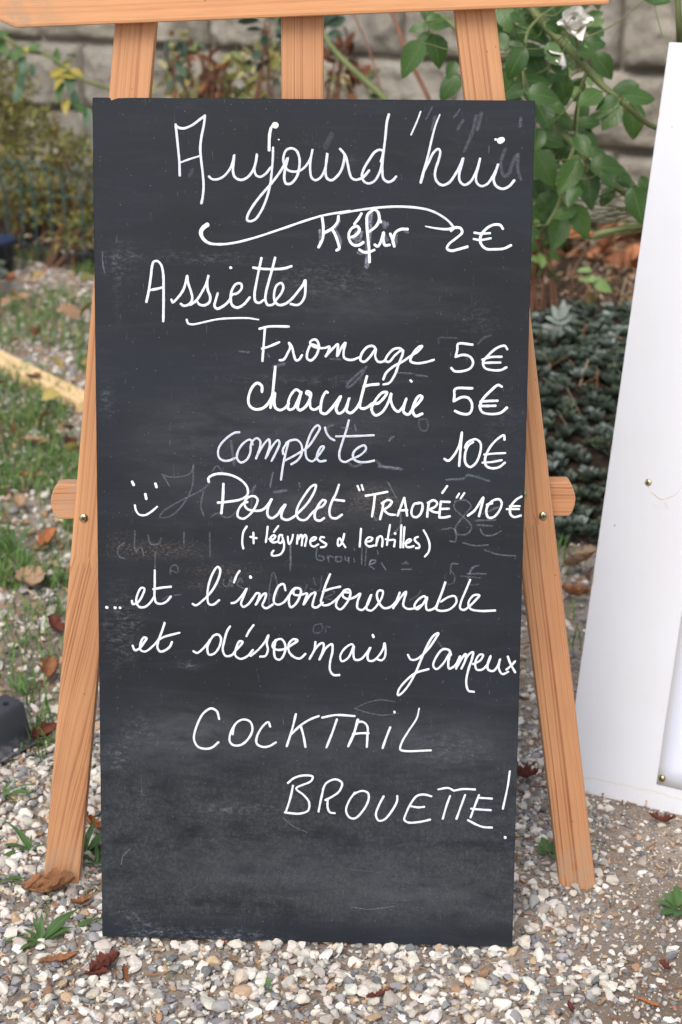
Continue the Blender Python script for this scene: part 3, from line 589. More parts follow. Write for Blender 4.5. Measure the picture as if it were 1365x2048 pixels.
# laminated sheet pinned on it
k = N('laminated_paper'); o = k.coord(); s = k.sep(o)
sx, sz = wloc(1314, 1567)
inn = k.math('MULTIPLY', k.math('GREATER_THAN', s[0], .0075), k.math('GREATER_THAN', s[2], .0075))
c = k.mix(inn, (.72, .73, .76), (.70, .73, .84))
k.p.inputs['Coat Weight'].default_value = .6; k.p.inputs['Coat Roughness'].default_value = .12
M_lam = k.base(c, .4, .5)
sheet = empty('laminated_sheet', mat=WM @ Matrix.Translation((sx, -.0012, sz)))
tag(sheet, 'blank pale blue laminated sheet pinned low on the white board', 'notice')
V = []; F = []
for j in range(12):
    for i in range(10): V.append((i/9*.21, -.0006*math.sin(i*.9+j*.5)-.0004, j/11*.297))
F = [(j*10+i, j*10+i+1, (j+1)*10+i+1, (j+1)*10+i) for j in range(11) for i in range(9)]
me = np_mesh('sheet', V, F); o = link('sheet', me, sheet, M_lam)
so_ = o.modifiers.new('solid', 'SOLIDIFY'); so_.thickness = .0006
px_, pz_ = wloc(1325, 1556)
bm = bmesh.new(); r_ = .0052
prof = [(0, .0026), (.0018, .0025), (.0036, .0019), (.0048, .0009), (.0052, 0)]
prev = None
for q, (rad, h) in enumerate(prof):
    ringv = [bm.verts.new((rad*math.cos(2*math.pi*i/20), -h, rad*math.sin(2*math.pi*i/20))) for i in range(20)] if q else [bm.verts.new((0, -h, 0))]
    if q == 1:
        for i in range(20): bm.faces.new((prev[0], ringv[i], ringv[(i+1) % 20]))
    elif q:
        for i in range(20): bm.faces.new((prev[i], ringv[i], ringv[(i+1) % 20], prev[(i+1) % 20]))
    prev = ringv
bmesh.ops.recalc_face_normals(bm, faces=bm.faces[:])
o = bm_obj('drawing_pin', bm, simple('pin_brass', (.42, .32, .15), .25, 1), sheet, True); o.location = (px_-sx, -.0013, pz_-sz)

# ------------------------------------------------------------------ stone garden wall
WA = Vector((-1.353, 7.0, 0)); WB = Vector((.998, 5.67, 0)); wd_ = (WB-WA).normalized(); wn = Vector((wd_.y, -wd_.x, 0))   # wn faces the viewer
if wn.y > 0: wn = -wn
k = N('rough_stone'); o = k.coord(); rd = k.rand()
off = k.n('ShaderNodeCombineXYZ'); k.set(off.inputs[0], k.math('MULTIPLY', rd, 37.)); va = k.n('ShaderNodeVectorMath', operation='ADD'); k.l(o, va.inputs[0]); k.l(off.outputs[0], va.inputs[1])
c = k.ramp(k.noise(va.outputs[0], 7, 6, .65), [(.25, (.19, .17, .14)), (.5, (.36, .325, .265)), (.75, (.50, .455, .385))])
c = k.mix(k.math('MULTIPLY', rd, .45), c, (.30, .285, .26))
c = k.mix(k.sstep(k.noise(va.outputs[0], 28, 5, .7), .5, .72, 0, .5), c, (.15, .13, .105))
k.bump(k.noise(va.outputs[0], 26, 7, .7), 1.0, .02)
M_stone = k.base(c, .95, .15)
k = N('mortar'); o = k.coord(); M_mort = k.base(k.mix(k.noise(o, 30, 5), (.17, .15, .125), (.28, .25, .21)), .95, .1)
wall = empty('stone_wall', WA); tag(wall, 'weathered rock-faced stone block garden wall behind the plants', 'wall')
wq = Matrix(((wd_.x, -wn.x, 0, WA.x), (wd_.y, -wn.y, 0, WA.y), (0, 0, 1, 0), (0, 0, 0, 1)))
wall.matrix_world = wq
def wx(px, py): q = wq.inverted() @ hit(px, py, WA, wn); return q.x
bm = box_bm(7.5, .22, 1.96, 0, 1, (1.2, .15, .80)); bm_obj('mortar', bm, M_mort, wall)
joint0 = wx(1240, 60)
def block_mesh(L, H, seed):
    nx, nz = 26, 17; V = []; F = []
    for j in range(nz+1):
        for i in range(nx+1):
            x = -L/2+L*i/nx; z = H*j/nz
            e = min(min(i, nx-i)/1.3, min(j, nz-j)/1.2, 1)**.6
            d = (mnoise.noise(Vector((x*5+seed*9, z*5, seed)))*.030+mnoise.noise(Vector((x*14+seed, z*14, seed*3)))*.022+mnoise.noise(Vector((x*31+seed, z*31, seed*3)))*.016+.034)*e
            wob = .004*mnoise.noise(Vector((x*12, z*12, seed*5)))
            V.append((x+wob, -d, z+wob))
    for j in range(nz):
        for i in range(nx): a_ = j*(nx+1)+i; F.append((a_, a_+1, a_+nx+2, a_+nx+1))
    # sides going back
    edge = [i for i in range(nx+1)]+[j*(nx+1)+nx for j in range(1, nz+1)]+[nz*(nx+1)+i for i in range(nx-1, -1, -1)]+[j*(nx+1) for j in range(nz-1, 0, -1)]
    b0 = len(V)
    for e_ in edge: V.append((V[e_][0], .06, V[e_][2]))
    n_ = len(edge)
    for i in range(n_): F.append((edge[i], b0+i, b0+(i+1) % n_, edge[(i+1) % n_]))
    return np_mesh('block', V, F, smooth=True)
bms = [block_mesh(.385, .244, s_*1.7+1) for s_ in range(9)]
ci = 0
for row, z0 in enumerate((-.13, .13, .39, .65, .91, 1.17, 1.43)):
    off0 = joint0 + (0 if row % 2 else .2)
    for i in range(-9, 10):
        x = off0+.2+i*.40
        if x < -2.4 or x > 4.8: continue
        o = link('block', bms[(ci*5+row) % 9], wall, M_stone); o.location = (x, random.uniform(.02, .032), z0+.008); ci += 1

# ------------------------------------------------------------------ ground sheets
k = N('gravelly_soil'); o = k.coord()
g = k.n('ShaderNodeNewGeometry'); P_ = k.sep(g.outputs['Position'])
n1 = k.noise(o, 5, 5, .6); n2 = k.noise(o, 60, 6, .7); n3 = k.noise(o, 420, 4, .7)
c = k.mix(k.sstep(n1, .35, .65), (.25, .195, .15), (.40, .335, .275))
c = k.mix(k.sstep(n2, .42, .7, 0, .7), c, (.17, .125, .09))
vo = k.n('ShaderNodeTexVoronoi'); k.l(o, vo.inputs['Vector']); vo.inputs['Scale'].default_value = 260
grit = k.math('MULTIPLY', k.sstep(vo.outputs['Distance'], .28, .42, 1, 0), k.math('GREATER_THAN', k.sep(vo.outputs['Color'])[1], .45))
c = k.mix(k.math('MULTIPLY', grit, .8), c, k.mix(k.sep(vo.outputs['Color'])[0], (.20, .19, .185), (.60, .54, .46)))
darker = k.n('ShaderNodeVectorMath', operation='LENGTH'); k.l(k.map(o, (3.6, 5.5, 0), (-.43*3.6, -1.70*5.5, 0)), darker.inputs[0])
c = k.mix(k.math('MULTIPLY', k.sstep(k.math('ADD', darker.outputs['Value'], k.math('MULTIPLY', k.math('SUBTRACT', n2, .5), 1.2)), .3, .95, 1, 0), .55), c, (.11, .075, .05))  # earth colour darkens in an uneven oval at lower right
k.bump(k.math('ADD', n3, k.math('MULTIPLY', grit, .6)), .7, .0025)
M_ground = k.base(c, .95, .15)
def sheet_grid(x0, x1, y0, y1, nx, ny, fz):
    X, Y = np.meshgrid(np.linspace(x0, x1, nx), np.linspace(y0, y1, ny))
    V = np.stack([X.ravel(), Y.ravel(), fz(X.ravel(), Y.ravel())], 1)
    F = [(j*nx+i, j*nx+i+1, (j+1)*nx+i+1, (j+1)*nx+i) for j in range(ny-1) for i in range(nx-1)]
    return V, F
V, F = sheet_grid(-60, 60, -30, 90, 25, 25, lambda x, y: x*0)
o = link('ground', np_mesh('ground', V, F, smooth=False), None, M_ground); tag(o, kind='structure')
# flower bed soil in front of the wall, slightly raised
EA = Vector((-1.45, 6.15, 0)); EB = Vector((.76, 4.25, 0)); ed = (EB-EA).normalized(); en = Vector((-ed.y, ed.x, 0))
if en.y < 0: en = -en
k = N('bed_soil'); o = k.coord(); n1 = k.noise(o, 40, 6, .7)
c = k.ramp(n1, [(.3, (.018, .013, .010)), (.5, (.050, .036, .026)), (.72, (.11, .078, .052))]); k.bump(k.noise(o, 130, 5, .7), .9, .01)
M_soil = k.base(c, .95, .15)
nx, ny = 90, 26; V = []
for j in range(ny):
    for i in range(nx):
        tt = -3+i/(nx-1)*9; dd = -.04+j/(ny-1)*2.3
        p = EA+ed*tt+en*dd
        zz = .05*min(1, max(0, (dd+.04)/.3))+.02*mnoise.noise(Vector((p.x*4, p.y*4, 0)))*min(1, j/2)
        V.append((p.x, p.y, max(zz, .004) if j else -.01))
F = [(j*nx+i, j*nx+i+1, (j+1)*nx+i+1, (j+1)*nx+i) for j in range(ny-1) for i in range(nx-1)]
o = link('flower_bed_soil', np_mesh('flower_bed_soil', V, F), None, M_soil); tag(o, kind='structure')

# ------------------------------------------------------------------ gravel
def ico(sub):
    bm = bmesh.new(); bmesh.ops.create_icosphere(bm, subdivisions=sub, radius=1)
    V = np.array([v_.co[:] for v_ in bm.verts]); F = np.array([[v_.index for v_ in f.verts] for f in bm.faces]); bm.free(); return V, F
def stones(sub, nvar, sharp, rs):
    V, F = ico(sub); out = []
    for _ in range(nvar):
        n = rs.standard_normal((10, 3)); n /= np.linalg.norm(n, axis=1, keepdims=True)
        d = rs.uniform(.42, .88, 10)
        q = V @ n.T; q = np.where(q > .05, d/np.maximum(q, .05), 9.)
        rr_ = np.minimum(q.min(1), 1.12); W = V*rr_[:, None]; W *= 1.12/np.sqrt(np.abs(W).max())
        W *= 1+.012*rs.standard_normal((len(V), 1))
        out.append(W)
    return out, F
def scatter_stones(name, P, size, cols, sub, nvar, seed, flat=.68):
    rs = np.random.default_rng(seed); var, F = stones(sub, nvar, 1, rs); n = len(P); nv = len(var[0])
    idx = rs.integers(0, nvar, n); base = np.array(var)[idx]
    sc = size[:, None]*np.stack([np.ones(n), rs.uniform(.6, .95, n), rs.uniform(.42, .8, n)*flat/.68], 1)
    base = base*sc[:, None, :]
    # tilt then spin
    ax = rs.uniform(-.45, .45, (n, 2)); ca, sa = np.cos(ax[:, 0]), np.sin(ax[:, 0])
    y = base[:, :, 1]*ca[:, None]-base[:, :, 2]*sa[:, None]; z = base[:, :, 1]*sa[:, None]+base[:, :, 2]*ca[:, None]; x = base[:, :, 0]
    cb, sb = np.cos(ax[:, 1]), np.sin(ax[:, 1]); x, z = x*cb[:, None]+z*sb[:, None], -x*sb[:, None]+z*cb[:, None]
    th = rs.uniform(0, 6.283, n); c_, s_ = np.cos(th)[:, None], np.sin(th)[:, None]
    x, y = x*c_-y*s_, x*s_+y*c_
    V = np.stack([x, y, z], 2)+P[:, None, :]
    Fa = (F[None]+(np.arange(n)*nv)[:, None, None]).reshape(-1, 3)
    cc = np.repeat(cols, nv, 0)
    return V.reshape(-1, 3), Fa, cc
PAL = np.array([(.66, .615, .545), (.72, .69, .635), (.58, .54, .47), (.60, .52, .42), (.26, .26, .265), (.20, .205, .215), (.32, .315, .31), (.40, .36, .32), (.36, .22, .14), (.50, .36, .24), (.17, .175, .185)])
def stone_cols(n, wts, rs):
    w_ = np.array(wts, float); w_ /= w_.sum(); c_ = PAL[rs.choice(len(PAL), n, p=w_)]
    c_ = c_*rs.uniform(.82, 1.14, (n, 1))*(1+rs.uniform(-.03, .03, (n, 3))); return c_
def poisson(x0, x1, y0, y1, n, rs, dens):
    X = rs.uniform(x0, x1, n*3); Y = rs.uniform(y0, y1, n*3); k_ = rs.uniform(0, 1, n*3) < dens(X, Y); X = X[k_][:n]; Y = Y[k_][:n]; return X, Y
def vnoise(X, Y, f, s_):
    return np.array([mnoise.noise(Vector((x*f+s_, y*f, s_))) for x, y in zip(X, Y)])
def dirt(X, Y):       # 1 where bare earth shows, on the right
    t = np.clip((X-.20)/.28, 0, 1); t2 = np.clip((2.9-Y)/.5, 0, 1)
    return t*t*(3-2*t)*t2
k = N('gravel_stone'); a = k.attr(); o = k.coord()
c = k.mix(k.sstep(k.noise(o, 330, 4, .7), .4, .75, 0, .35), a[0], k.mix(1.0, a[0], (.62, .55, .47), 'MULTIPLY'))
k.bump(k.noise(o, 600, 4, .7), .35, .001)
M_grav = k.base(c, .85, .25)
rs = np.random.default_rng(11)
WT = [16, 13, 12, 5, 18, 12, 12, 7, 2.0, 2.5, 6]
parts = []; pc = []
# near zone, finer meshes
X, Y = poisson(-.72, .72, 1.42, 2.35, 21000, rs, lambda x, y: 1-.70*dirt(x, y))
n = len(X); dz = dirt(X, Y); sz = np.clip(rs.lognormal(math.log(.0046), .38, n), .0020, .0115)*(1-.38*dz)
light = rs.uniform(0, 1, n)
cc = stone_cols(n, WT, rs); dk = cc.mean(1) < .33; sz = np.where(dk, sz*.85, sz*1.10)
Z = sz*rs.uniform(.10, .75, n)*(1-.5*dz)
V, F, c_ = scatter_stones('', np.stack([X, Y, Z], 1), sz, cc, 2, 26, 3); parts.append((V, F)); pc.append(c_)
# a few larger ones
n = 300; X, Y = poisson(-.72, .55, 1.42, 2.4, n, rs, lambda x, y: 1-.95*dirt(x, y)); n = len(X); sz = rs.uniform(.0085, .0125, n)
V, F, c_ = scatter_stones('', np.stack([X, Y, sz*.35], 1), sz, stone_cols(n, [20, 14, 12, 5, 4, 3, 4, 3, 1, 1, 1], rs), 2, 26, 4); parts.append((V, F)); pc.append(c_)
V, F = join_arrays(parts)
gr = link('gravel', np_mesh('gravel', V, F, np.vstack(pc), smooth=False), None, M_grav); tag(gr, 'loose white and grey gravel stones in the foreground around the boards', 'gravel', kind='stuff')
print('gravel near tris', len(F))
# farther zone, coarser
parts = []; pc = []
def fard(x, y):
    q = (y-(6.15+(x+1.45)*-.8597))     # behind the edging line
    return np.where(q > -.02, np.where(x > .3, .02, .12), np.where(x < -.1, .95, .55))*np.clip(1.25-(y-2.3)/5.5, .3, 1)
X, Y = poisson(-1.5, 1.4, 2.3, 6.0, 21000, rs, fard); n = len(X)
sz = np.clip(rs.lognormal(math.log(.0062), .38, n), .003, .016)
cc = stone_cols(n, [20, 16, 14, 8, 7, 5, 6, 7, 4, 6, 3], rs)
q = Y-(6.15+(X+1.45)*-.8597); Z = sz*rs.uniform(.1, .8, n)+np.where(q > 0, .05, 0)
V, F, c_ = scatter_stones('', np.stack([X, Y, Z], 1), sz, cc, 1, 26, 5); parts.append((V, F)); pc.append(c_)
V, F = join_arrays(parts)
gr = link('gravel', np_mesh('gravel_far', V, F, np.vstack(pc), smooth=False), None, M_grav); tag(gr, 'blurred gravel bits among grass farther back towards the flower bed', 'gravel', kind='stuff')
# fine grit
X, Y = poisson(-.72, .75, 1.42, 2.6, 17000, rs, lambda x, y: .35+.65*dirt(x, y)); n = len(X)
sz = rs.uniform(.0009, .0026, n); cc = stone_cols(n, [14, 16, 10, 8, 14, 10, 8, 8, 4, 6, 6], rs)
V, F, c_ = scatter_stones('', np.stack([X, Y, sz*.4], 1), sz, cc, 1, 12, 6)
gr = link('grit', np_mesh('grit', V, F, c_), None, M_grav); tag(gr, 'fine grit and sand grains on the bare earth at lower right', 'grit', kind='stuff')

# ------------------------------------------------------------------ litter: chips, straw, bark
k = N('dry_litter'); a = k.attr(); o = k.coord(); c = k.mix(k.sstep(k.noise(o, 200, 4), .4, .7, 0, .5), a[0], k.mix(1.0, a[0], (.5, .42, .36), 'MULTIPLY'))
M_lit = k.base(c, .85, .2)
LP = np.array([(.42, .27, .15), (.50, .37, .22), (.26, .13, .07), (.34, .17, .09), (.16, .085, .05), (.58, .47, .32)])
def slivers(P, L, W, rs, lift=.5, pal=LP):
    """small bent two-quad chips"""
    n = len(P); th = rs.uniform(0, 6.283, n); ph = rs.uniform(-.35, .5, n)*lift
    d = np.stack([np.cos(th)*np.cos(ph), np.sin(th)*np.cos(ph), np.sin(ph)], 1)
    s_ = np.stack([-np.sin(th), np.cos(th), rs.uniform(-.5, .5, n)], 1)
    c0 = P; up = np.array([0, 0, 1])
    bend = rs.uniform(-.25, .35, n)
    V = np.zeros((n, 6, 3))
    for i, t in enumerate((-.5, 0, .5)):
        p = c0+d*(L*t)[:, None]+up*(np.where(t == 0, bend, 0)*L)[:, None]
        V[:, i*2] = p-s_*(W/2)[:, None]; V[:, i*2+1] = p+s_*(W/2)[:, None]
    F = np.array([(0, 1, 3, 2), (2, 3, 5, 4)])[None]+(np.arange(n)*6)[:, None, None]
    cc = pal[rs.integers(0, len(pal), n)]*rs.uniform(.7, 1.15, (n, 1))
    return V.reshape(-1, 3), F.reshape(-1, 4), np.repeat(cc, 6, 0)
P1 = []
X, Y = poisson(-.75, .75, 1.42, 2.5, 4200, rs, lambda x, y: .4+.4*(x < -.2)+.3*dirt(x, y)); P1.append(np.stack([X, Y, rs.uniform(.002, .008, len(X))], 1))
X, Y = poisson(-1.6, 1.4, 2.4, 6.6, 7000, rs, lambda x, y: .7+0*x); P1.append(np.stack([X, Y, rs.uniform(.004, .02, len(X))+np.where(Y-(6.15+(X+1.45)*-.8597) > 0, .05, 0)], 1))
P_all = np.vstack(P1); n = len(P_all); far = (P_all[:, 1] > 2.5)
V, F, c_ = slivers(P_all, rs.uniform(.004, .016, n)*np.where(far, 1.9, 1), rs.uniform(.001, .0035, n)*np.where(far, 2.6, 1), rs)
o = link('wood_litter', np_mesh('wood_litter', V, F, c_, smooth=False), None, M_lit); tag(o, 'small brown wood chips and dry bits strewn over the gravel', 'litter', kind='stuff')
# long dry stems in the dark bed on the right
X = rs.uniform(.2, 1.6, 900); Y = rs.uniform(3.9, 5.7, 900); q = Y-(6.15+(X+1.45)*-.8597); kk = q > -.1; X, Y = X[kk], Y[kk]; n = len(X)
V, F, c_ = slivers(np.stack([X, Y, rs.uniform(.05, .12, n)], 1), rs.uniform(.04, .20, n), rs.uniform(.0015, .004, n), rs, 1.6, LP*.75)
o = link('dry_stems', np_mesh('dry_stems', V, F, c_, smooth=False), None, M_lit); tag(o, 'tangle of dry brown stems on the dark soil under the rose', 'dry stems', kind='stuff')

# ------------------------------------------------------------------ leaves
def leaf_mesh(name, wr=.62, fold=.22, curl=.25, tip=1.3, seed=0, nl=7, nw=4, serr=0.0):
    """unit long leaf, base at origin, along +y, normal +z"""
    V = []; U = []
    for i in range(nl+1):
        t = i/nl; wv = wr/2*(math.sin(math.pi*t**.85)**.75 if 0 < t < 1 else 0)*(1-.25*t**tip)+.004
        if serr and i % 2: wv *= 1-serr
        for j in range(nw+1):
            s_ = -1+2*j/nw
            V.append((s_*wv, t, fold*abs(s_)*wv-curl*(t-.3)**2*.9+.03*math.sin(t*7+seed)*s_)); U.append((j/nw, t))
    F = [(i*(nw+1)+j, i*(nw+1)+j+1, (i+1)*(nw+1)+j+1, (i+1)*(nw+1)+j) for i in range(nl) for j in range(nw)]
    return np_mesh(name, V, F, uv=U)
def leaf_mat(name, c1, c2, vein, rough=.45, transl=.25, attr=False):
    k = N(name); uvn = k.n('ShaderNodeTexCoord').outputs['UV']; s = k.sep(uvn); o = k.coord()
    rd = k.rand()
    c = k.mix(k.math('ADD', k.math('MULTIPLY', rd, .8), k.math('MULTIPLY', k.noise(o, 4, 3), .3), clamp=True), c1, c2)
    cx = k.math('ABSOLUTE', k.math('SUBTRACT', s[0], .5))
    mid = k.sstep(cx, .012, .045, 1, 0)
    side = k.math('PINGPONG', k.math('SUBTRACT', s[1], k.math('MULTIPLY', cx, .55)), .07)
    sv = k.sstep(side, .0, .012, .5, 0)
    c = k.mix(k.math('MAXIMUM', k.math('MULTIPLY', mid, .6), k.math('MULTIPLY', sv, .4)), c, vein)
    g = k.n('ShaderNodeNewGeometry').outputs['Backfacing']
    c = k.mix(k.math('MULTIPLY', g, .45), c, tuple(min(1, x*1.8+.03) for x in c2))
    k.bump(k.math('MULTIPLY', k.math('MAXIMUM', mid, sv), -1.), .4, .01)
    k.base(c, rough, .4)
    tr = k.n('ShaderNodeBsdfTranslucent'); k.set(tr.inputs[0], k.mix(1.0, c, (1.1, 1.5, .5), 'MULTIPLY'))
    ms = k.n('ShaderNodeMixShader'); ms.inputs[0].default_value = transl; k.l(k.p.outputs[0], ms.inputs[1]); k.l(tr.outputs[0], ms.inputs[2]); k.l(ms.outputs[0], k.out.inputs[0])
    return k.m
M_rose = leaf_mat('rose_leaf', (.030, .078, .016), (.070, .142, .030), (.13, .22, .065), .34, .15)
M_lime = leaf_mat('young_leaf', (.20, .31, .10), (.27, .38, .14), (.35, .46, .22))
M_weed = leaf_mat('weed_leaf', (.055, .12, .035), (.10, .19, .055), (.17, .26, .10))
def cloud_mat(name, transl=.2, rough=.6):
    k = N(name); a = k.attr(); o = k.coord(); c = k.mix(k.sstep(k.noise(o, 60, 4), .4, .7, 0, .35), a[0], k.mix(1.0, a[0], (.6, .62, .5), 'MULTIPLY')); k.base(c, rough, .25)
    tr = k.n('ShaderNodeBsdfTranslucent'); k.set(tr.inputs[0], c)
    ms = k.n('ShaderNodeMixShader'); ms.inputs[0].default_value = transl; k.l(k.p.outputs[0], ms.inputs[1]); k.l(tr.outputs[0], ms.inputs[2]); k.l(ms.outputs[0], k.out.inputs[0])
    return k.m
M_cloud = cloud_mat('mixed_foliage'); M_silver = cloud_mat('silver_foliage', .08, .8)
def leaf_cloud(P, D, Nn, L, W, cols, fold=.2, curl=.3):
    """many 4-quad leaves at P, direction D, normal Nn"""
    D = D/np.linalg.norm(D, axis=1, keepdims=True); Nn = Nn-D*(Nn*D).sum(1, keepdims=True); Nn /= np.linalg.norm(Nn, axis=1, keepdims=True)+1e-9
    S = np.cross(D, Nn); n = len(P); V = np.zeros((n, 11, 3)); L = np.broadcast_to(L, (n,)); W = np.broadcast_to(W, (n,))
    rows = [(0, 0), (.30, .85), (.62, 1.0), (.86, .55)]
    ki = 0; V[:, 0] = P; ki = 1
    for (t, wv) in rows[1:]:
        for s_ in (-1, 0, 1):
            V[:, ki] = P+D*(L*t)[:, None]+S*(W/2*wv*s_)[:, None]+Nn*((fold*abs(s_)*W*.5*wv)-curl*L*t*t*.5)[:, None]; ki += 1
    V[:, 10] = P+D*L[:, None]+Nn*(-curl*L*.5)[:, None]
    F = np.array([(0, 1, 2, 2), (0, 2, 3, 3), (1, 4, 5, 2), (2, 5, 6, 3), (4, 7, 8, 5), (5, 8, 9, 6), (7, 10, 8, 8), (8, 10, 9, 9)])
    T = []
    for f in F:
        q = list(dict.fromkeys(f)); T.append(q[:3])
        if len(q) == 4: T.append([q[0], q[2], q[3]])
    T = np.array(T)
    Fa = (T[None]+(np.arange(n)*11)[:, None, None]).reshape(-1, 3)
    return V.reshape(-1, 3), Fa, np.repeat(cols, 11, 0)
def rnd_dirs(n, rs, up=.3):
    d = rs.standard_normal((n, 3)); d /= np.linalg.norm(d, axis=1, keepdims=True); d[:, 2] += up; return d
def tubes_obj(name, lst, mat, parent, n=7, cols=None):
    V, F = join_arrays([tube_arrays(catmull(np.array([tuple(p) for p in P]), 6) if len(P) > 2 else np.array([tuple(p) for p in P]), r_, n) if not hasattr(r_, '__len__') else
                        (lambda Q: tube_arrays(Q, np.interp(np.linspace(0, 1, len(Q)), np.linspace(0, 1, len(r_)), r_), n))(catmull(np.array([tuple(p) for p in P]), 6)) for P, r_ in lst])
    return link(name, np_mesh(name, V, F), parent, mat)

# ------------------------------------------------------------------ climbing rose
k = N('rose_cane'); o = k.coord(); M_cane = k.base(k.ramp(k.noise(k.map(o, (14, 14, 14)), 1, 5, .6), [(.3, (.10, .14, .045)), (.6, (.17, .20, .075)), (.8, (.22, .16, .08))]), .55, .35)
M_brown = N('brown_cane'); M_brown = M_brown.base(M_brown.mix(M_brown.noise(M_brown.coord(), 40, 4), (.14, .06, .035), (.26, .13, .08)), .6, .3)
RY = 3.02
atr = lambda px, py, Y: at(px, py, Y-.68)
rose = empty('rose_bush', (.75, 3.02, 0)); tag(rose, 'climbing rose with glossy green leaves and arching canes at upper right', 'rose bush')
def rel(p): return Vector(p)-Vector((.75, 3.02, 0))
canes = [([atr(1030, -40, 3.75), atr(1070, 25, 3.73), atr(1100, 60, 3.7), atr(1155, 115, 3.68), atr(1200, 167, 3.66), atr(1235, 196, 3.65), atr(1300, 250, 3.66), atr(1400, 275, 3.8), atr(1500, 420, 4.1), Vector((1.35, 4.6, .05))], (.007, .0085, .0075, .0065, .005, .0045, .0075, .009)),
         ([atr(830, 0, 4.0), atr(930, 70, 3.95), atr(1000, 145, 3.9), atr(1045, 172, 3.85), atr(1110, 255, 3.8), atr(1150, 290, 3.75), atr(1190, 340, 3.75), atr(1262, 395, 3.8), atr(1340, 470, 4.0), Vector((1.1, 4.7, .05))], (.005, .006, .007, .006, .006, .006, .007, .009)),
         ([at(1190, 470, 4.35), at(1240, 458, 4.35), at(1300, 446, 4.4), at(1390, 430, 4.6), Vector((1.5, 4.9, .05))], (.0085, .0085, .009, .010))]
twigs = [([atr(1175, 140, 3.67), atr(1165, 170, 3.66), atr(1155, 215, 3.7), atr(1148, 260, 3.76)], .0035), ([atr(1085, 30, 3.7), atr(1058, 60, 3.68), atr(1050, 95, 3.66), atr(1045, 130, 3.66)], .003),
         ([atr(1150, 290, 3.75), atr(1130, 350, 3.7), atr(1118, 410, 3.7), atr(1095, 450, 3.7)], .004), ([atr(1165, 120, 3.66), atr(1150, 70, 3.62), atr(1146, 60, 3.6)], .003),
         ([atr(870, 0, 4.0), atr(862, 60, 3.95), atr(858, 100, 3.93)], .003), ([atr(1355, -20, 3.3), atr(1358, 40, 3.3), atr(1359, 76, 3.32), atr(1362, 130, 3.5)], .005)]
mk = lambda L: [([rel(p) for p in P], r_) for P, r_ in L]
tubes_obj('cane', mk([canes[0]]), M_cane, rose, 9); tubes_obj('cane', mk([canes[1]]), M_cane, rose, 9); tubes_obj('cane', mk([canes[2]]), M_cane, rose, 9)
for t_ in twigs: tubes_obj('twig', mk([t_]), M_cane, rose, 6)
# thorns
th = []
for P, r_ in canes[:2]:
    Q = catmull(np.array([tuple(p) for p in P]), 6)
    for i in range(2, len(Q)-8, 3):
        q = Vector(Q[i]); th.append(([rel(q+Vector((random.uniform(-1, 1), -.6, random.uniform(-1, 1))).normalized()*.004), rel(q+Vector((random.uniform(-1, 1), -.5, random.uniform(-.8, .5))).normalized()*.014)], (.0022, .0003)))
tv = [tube_arrays(np.array([tuple(a_), tuple(b_)]), np.array(r_), 5) for (a_, b_), r_ in th]; V, F = join_arrays(tv)
o = link('thorns', np_mesh('thorns', V, F), rose, M_brown); tag(o, kind='stuff')
LM = [leaf_mesh('leaf', .68, .25, .25, 1.3, 0, 11, 4, .06), leaf_mesh('leaf', .74, .12, .45, 1.3, 2, 11, 4, .05), leaf_mesh('leaf', .62, .35, .15, 1.3, 4, 11, 4, .06), leaf_mesh('leaf', .70, .05, .1, 1.2, 5, 11, 4, .05)]
for m_ in LM: m_.materials.append(M_rose)
LM2 = [leaf_mesh('leaf', .58, .2, .3, 1.3, 1, 8, 4, .12), leaf_mesh('leaf', .64, .1, .2, 1.3, 3, 8, 4, .1)]
for m_ in LM2: m_.materials.append(M_lime)
leafs = """740,15,90,0 735,65,90,70 845,15,60,45 910,40,110,60 965,40,60,60 775,65,50,30 845,85,90,40 785,118,100,170 852,140,100,25 840,185,90,5 770,225,110,125 850,240,100,60 990,145,80,75 1025,190,70,10 1055,150,70,0 1085,235,100,55 770,160,60,150 800,285,80,160 845,290,100,0 870,340,110,0 940,320,100,70 765,330,80,160 1035,350,100,145 920,385,70,30 870,415,110,60 945,430,80,60 990,450,60,20 1030,440,80,0
1155,320,100,165 1210,345,110,0 1095,370,80,155 1120,410,120,125 1190,430,120,80 900,500,110,15 1010,520,90,60 875,600,130,60 885,565,70,60 960,630,130,120 1030,670,140,80 1100,595,120,5 1060,545,60,0 1100,640,70,60 1165,655,80,30 1095,700,70,130 1205,730,120,70 1000,790,120,70 920,830,130,110 975,700,80,120 945,760,80,160 990,620,60,70 1160,630,60,30
455,30,80,100 495,80,90,0 420,100,60,160 490,180,110,75 400,210,130,125 440,140,60,150 535,310,100,130 540,250,60,110 1290,5,60,0 1265,2,70,10 725,150,70,80 905,100,60,20 810,50,60,100 700,110,80,60 815,225,70,200 905,190,80,70 925,250,60,30 735,290,60,100 810,330,80,70 850,500,80,100 945,350,60,120 1010,395,70,80 860,380,90,30 1230,660,60,60"""
allcane = np.vstack([catmull(np.array([tuple(p) for p in P]), 6) for P, _ in canes[:2]+twigs])
pet = []
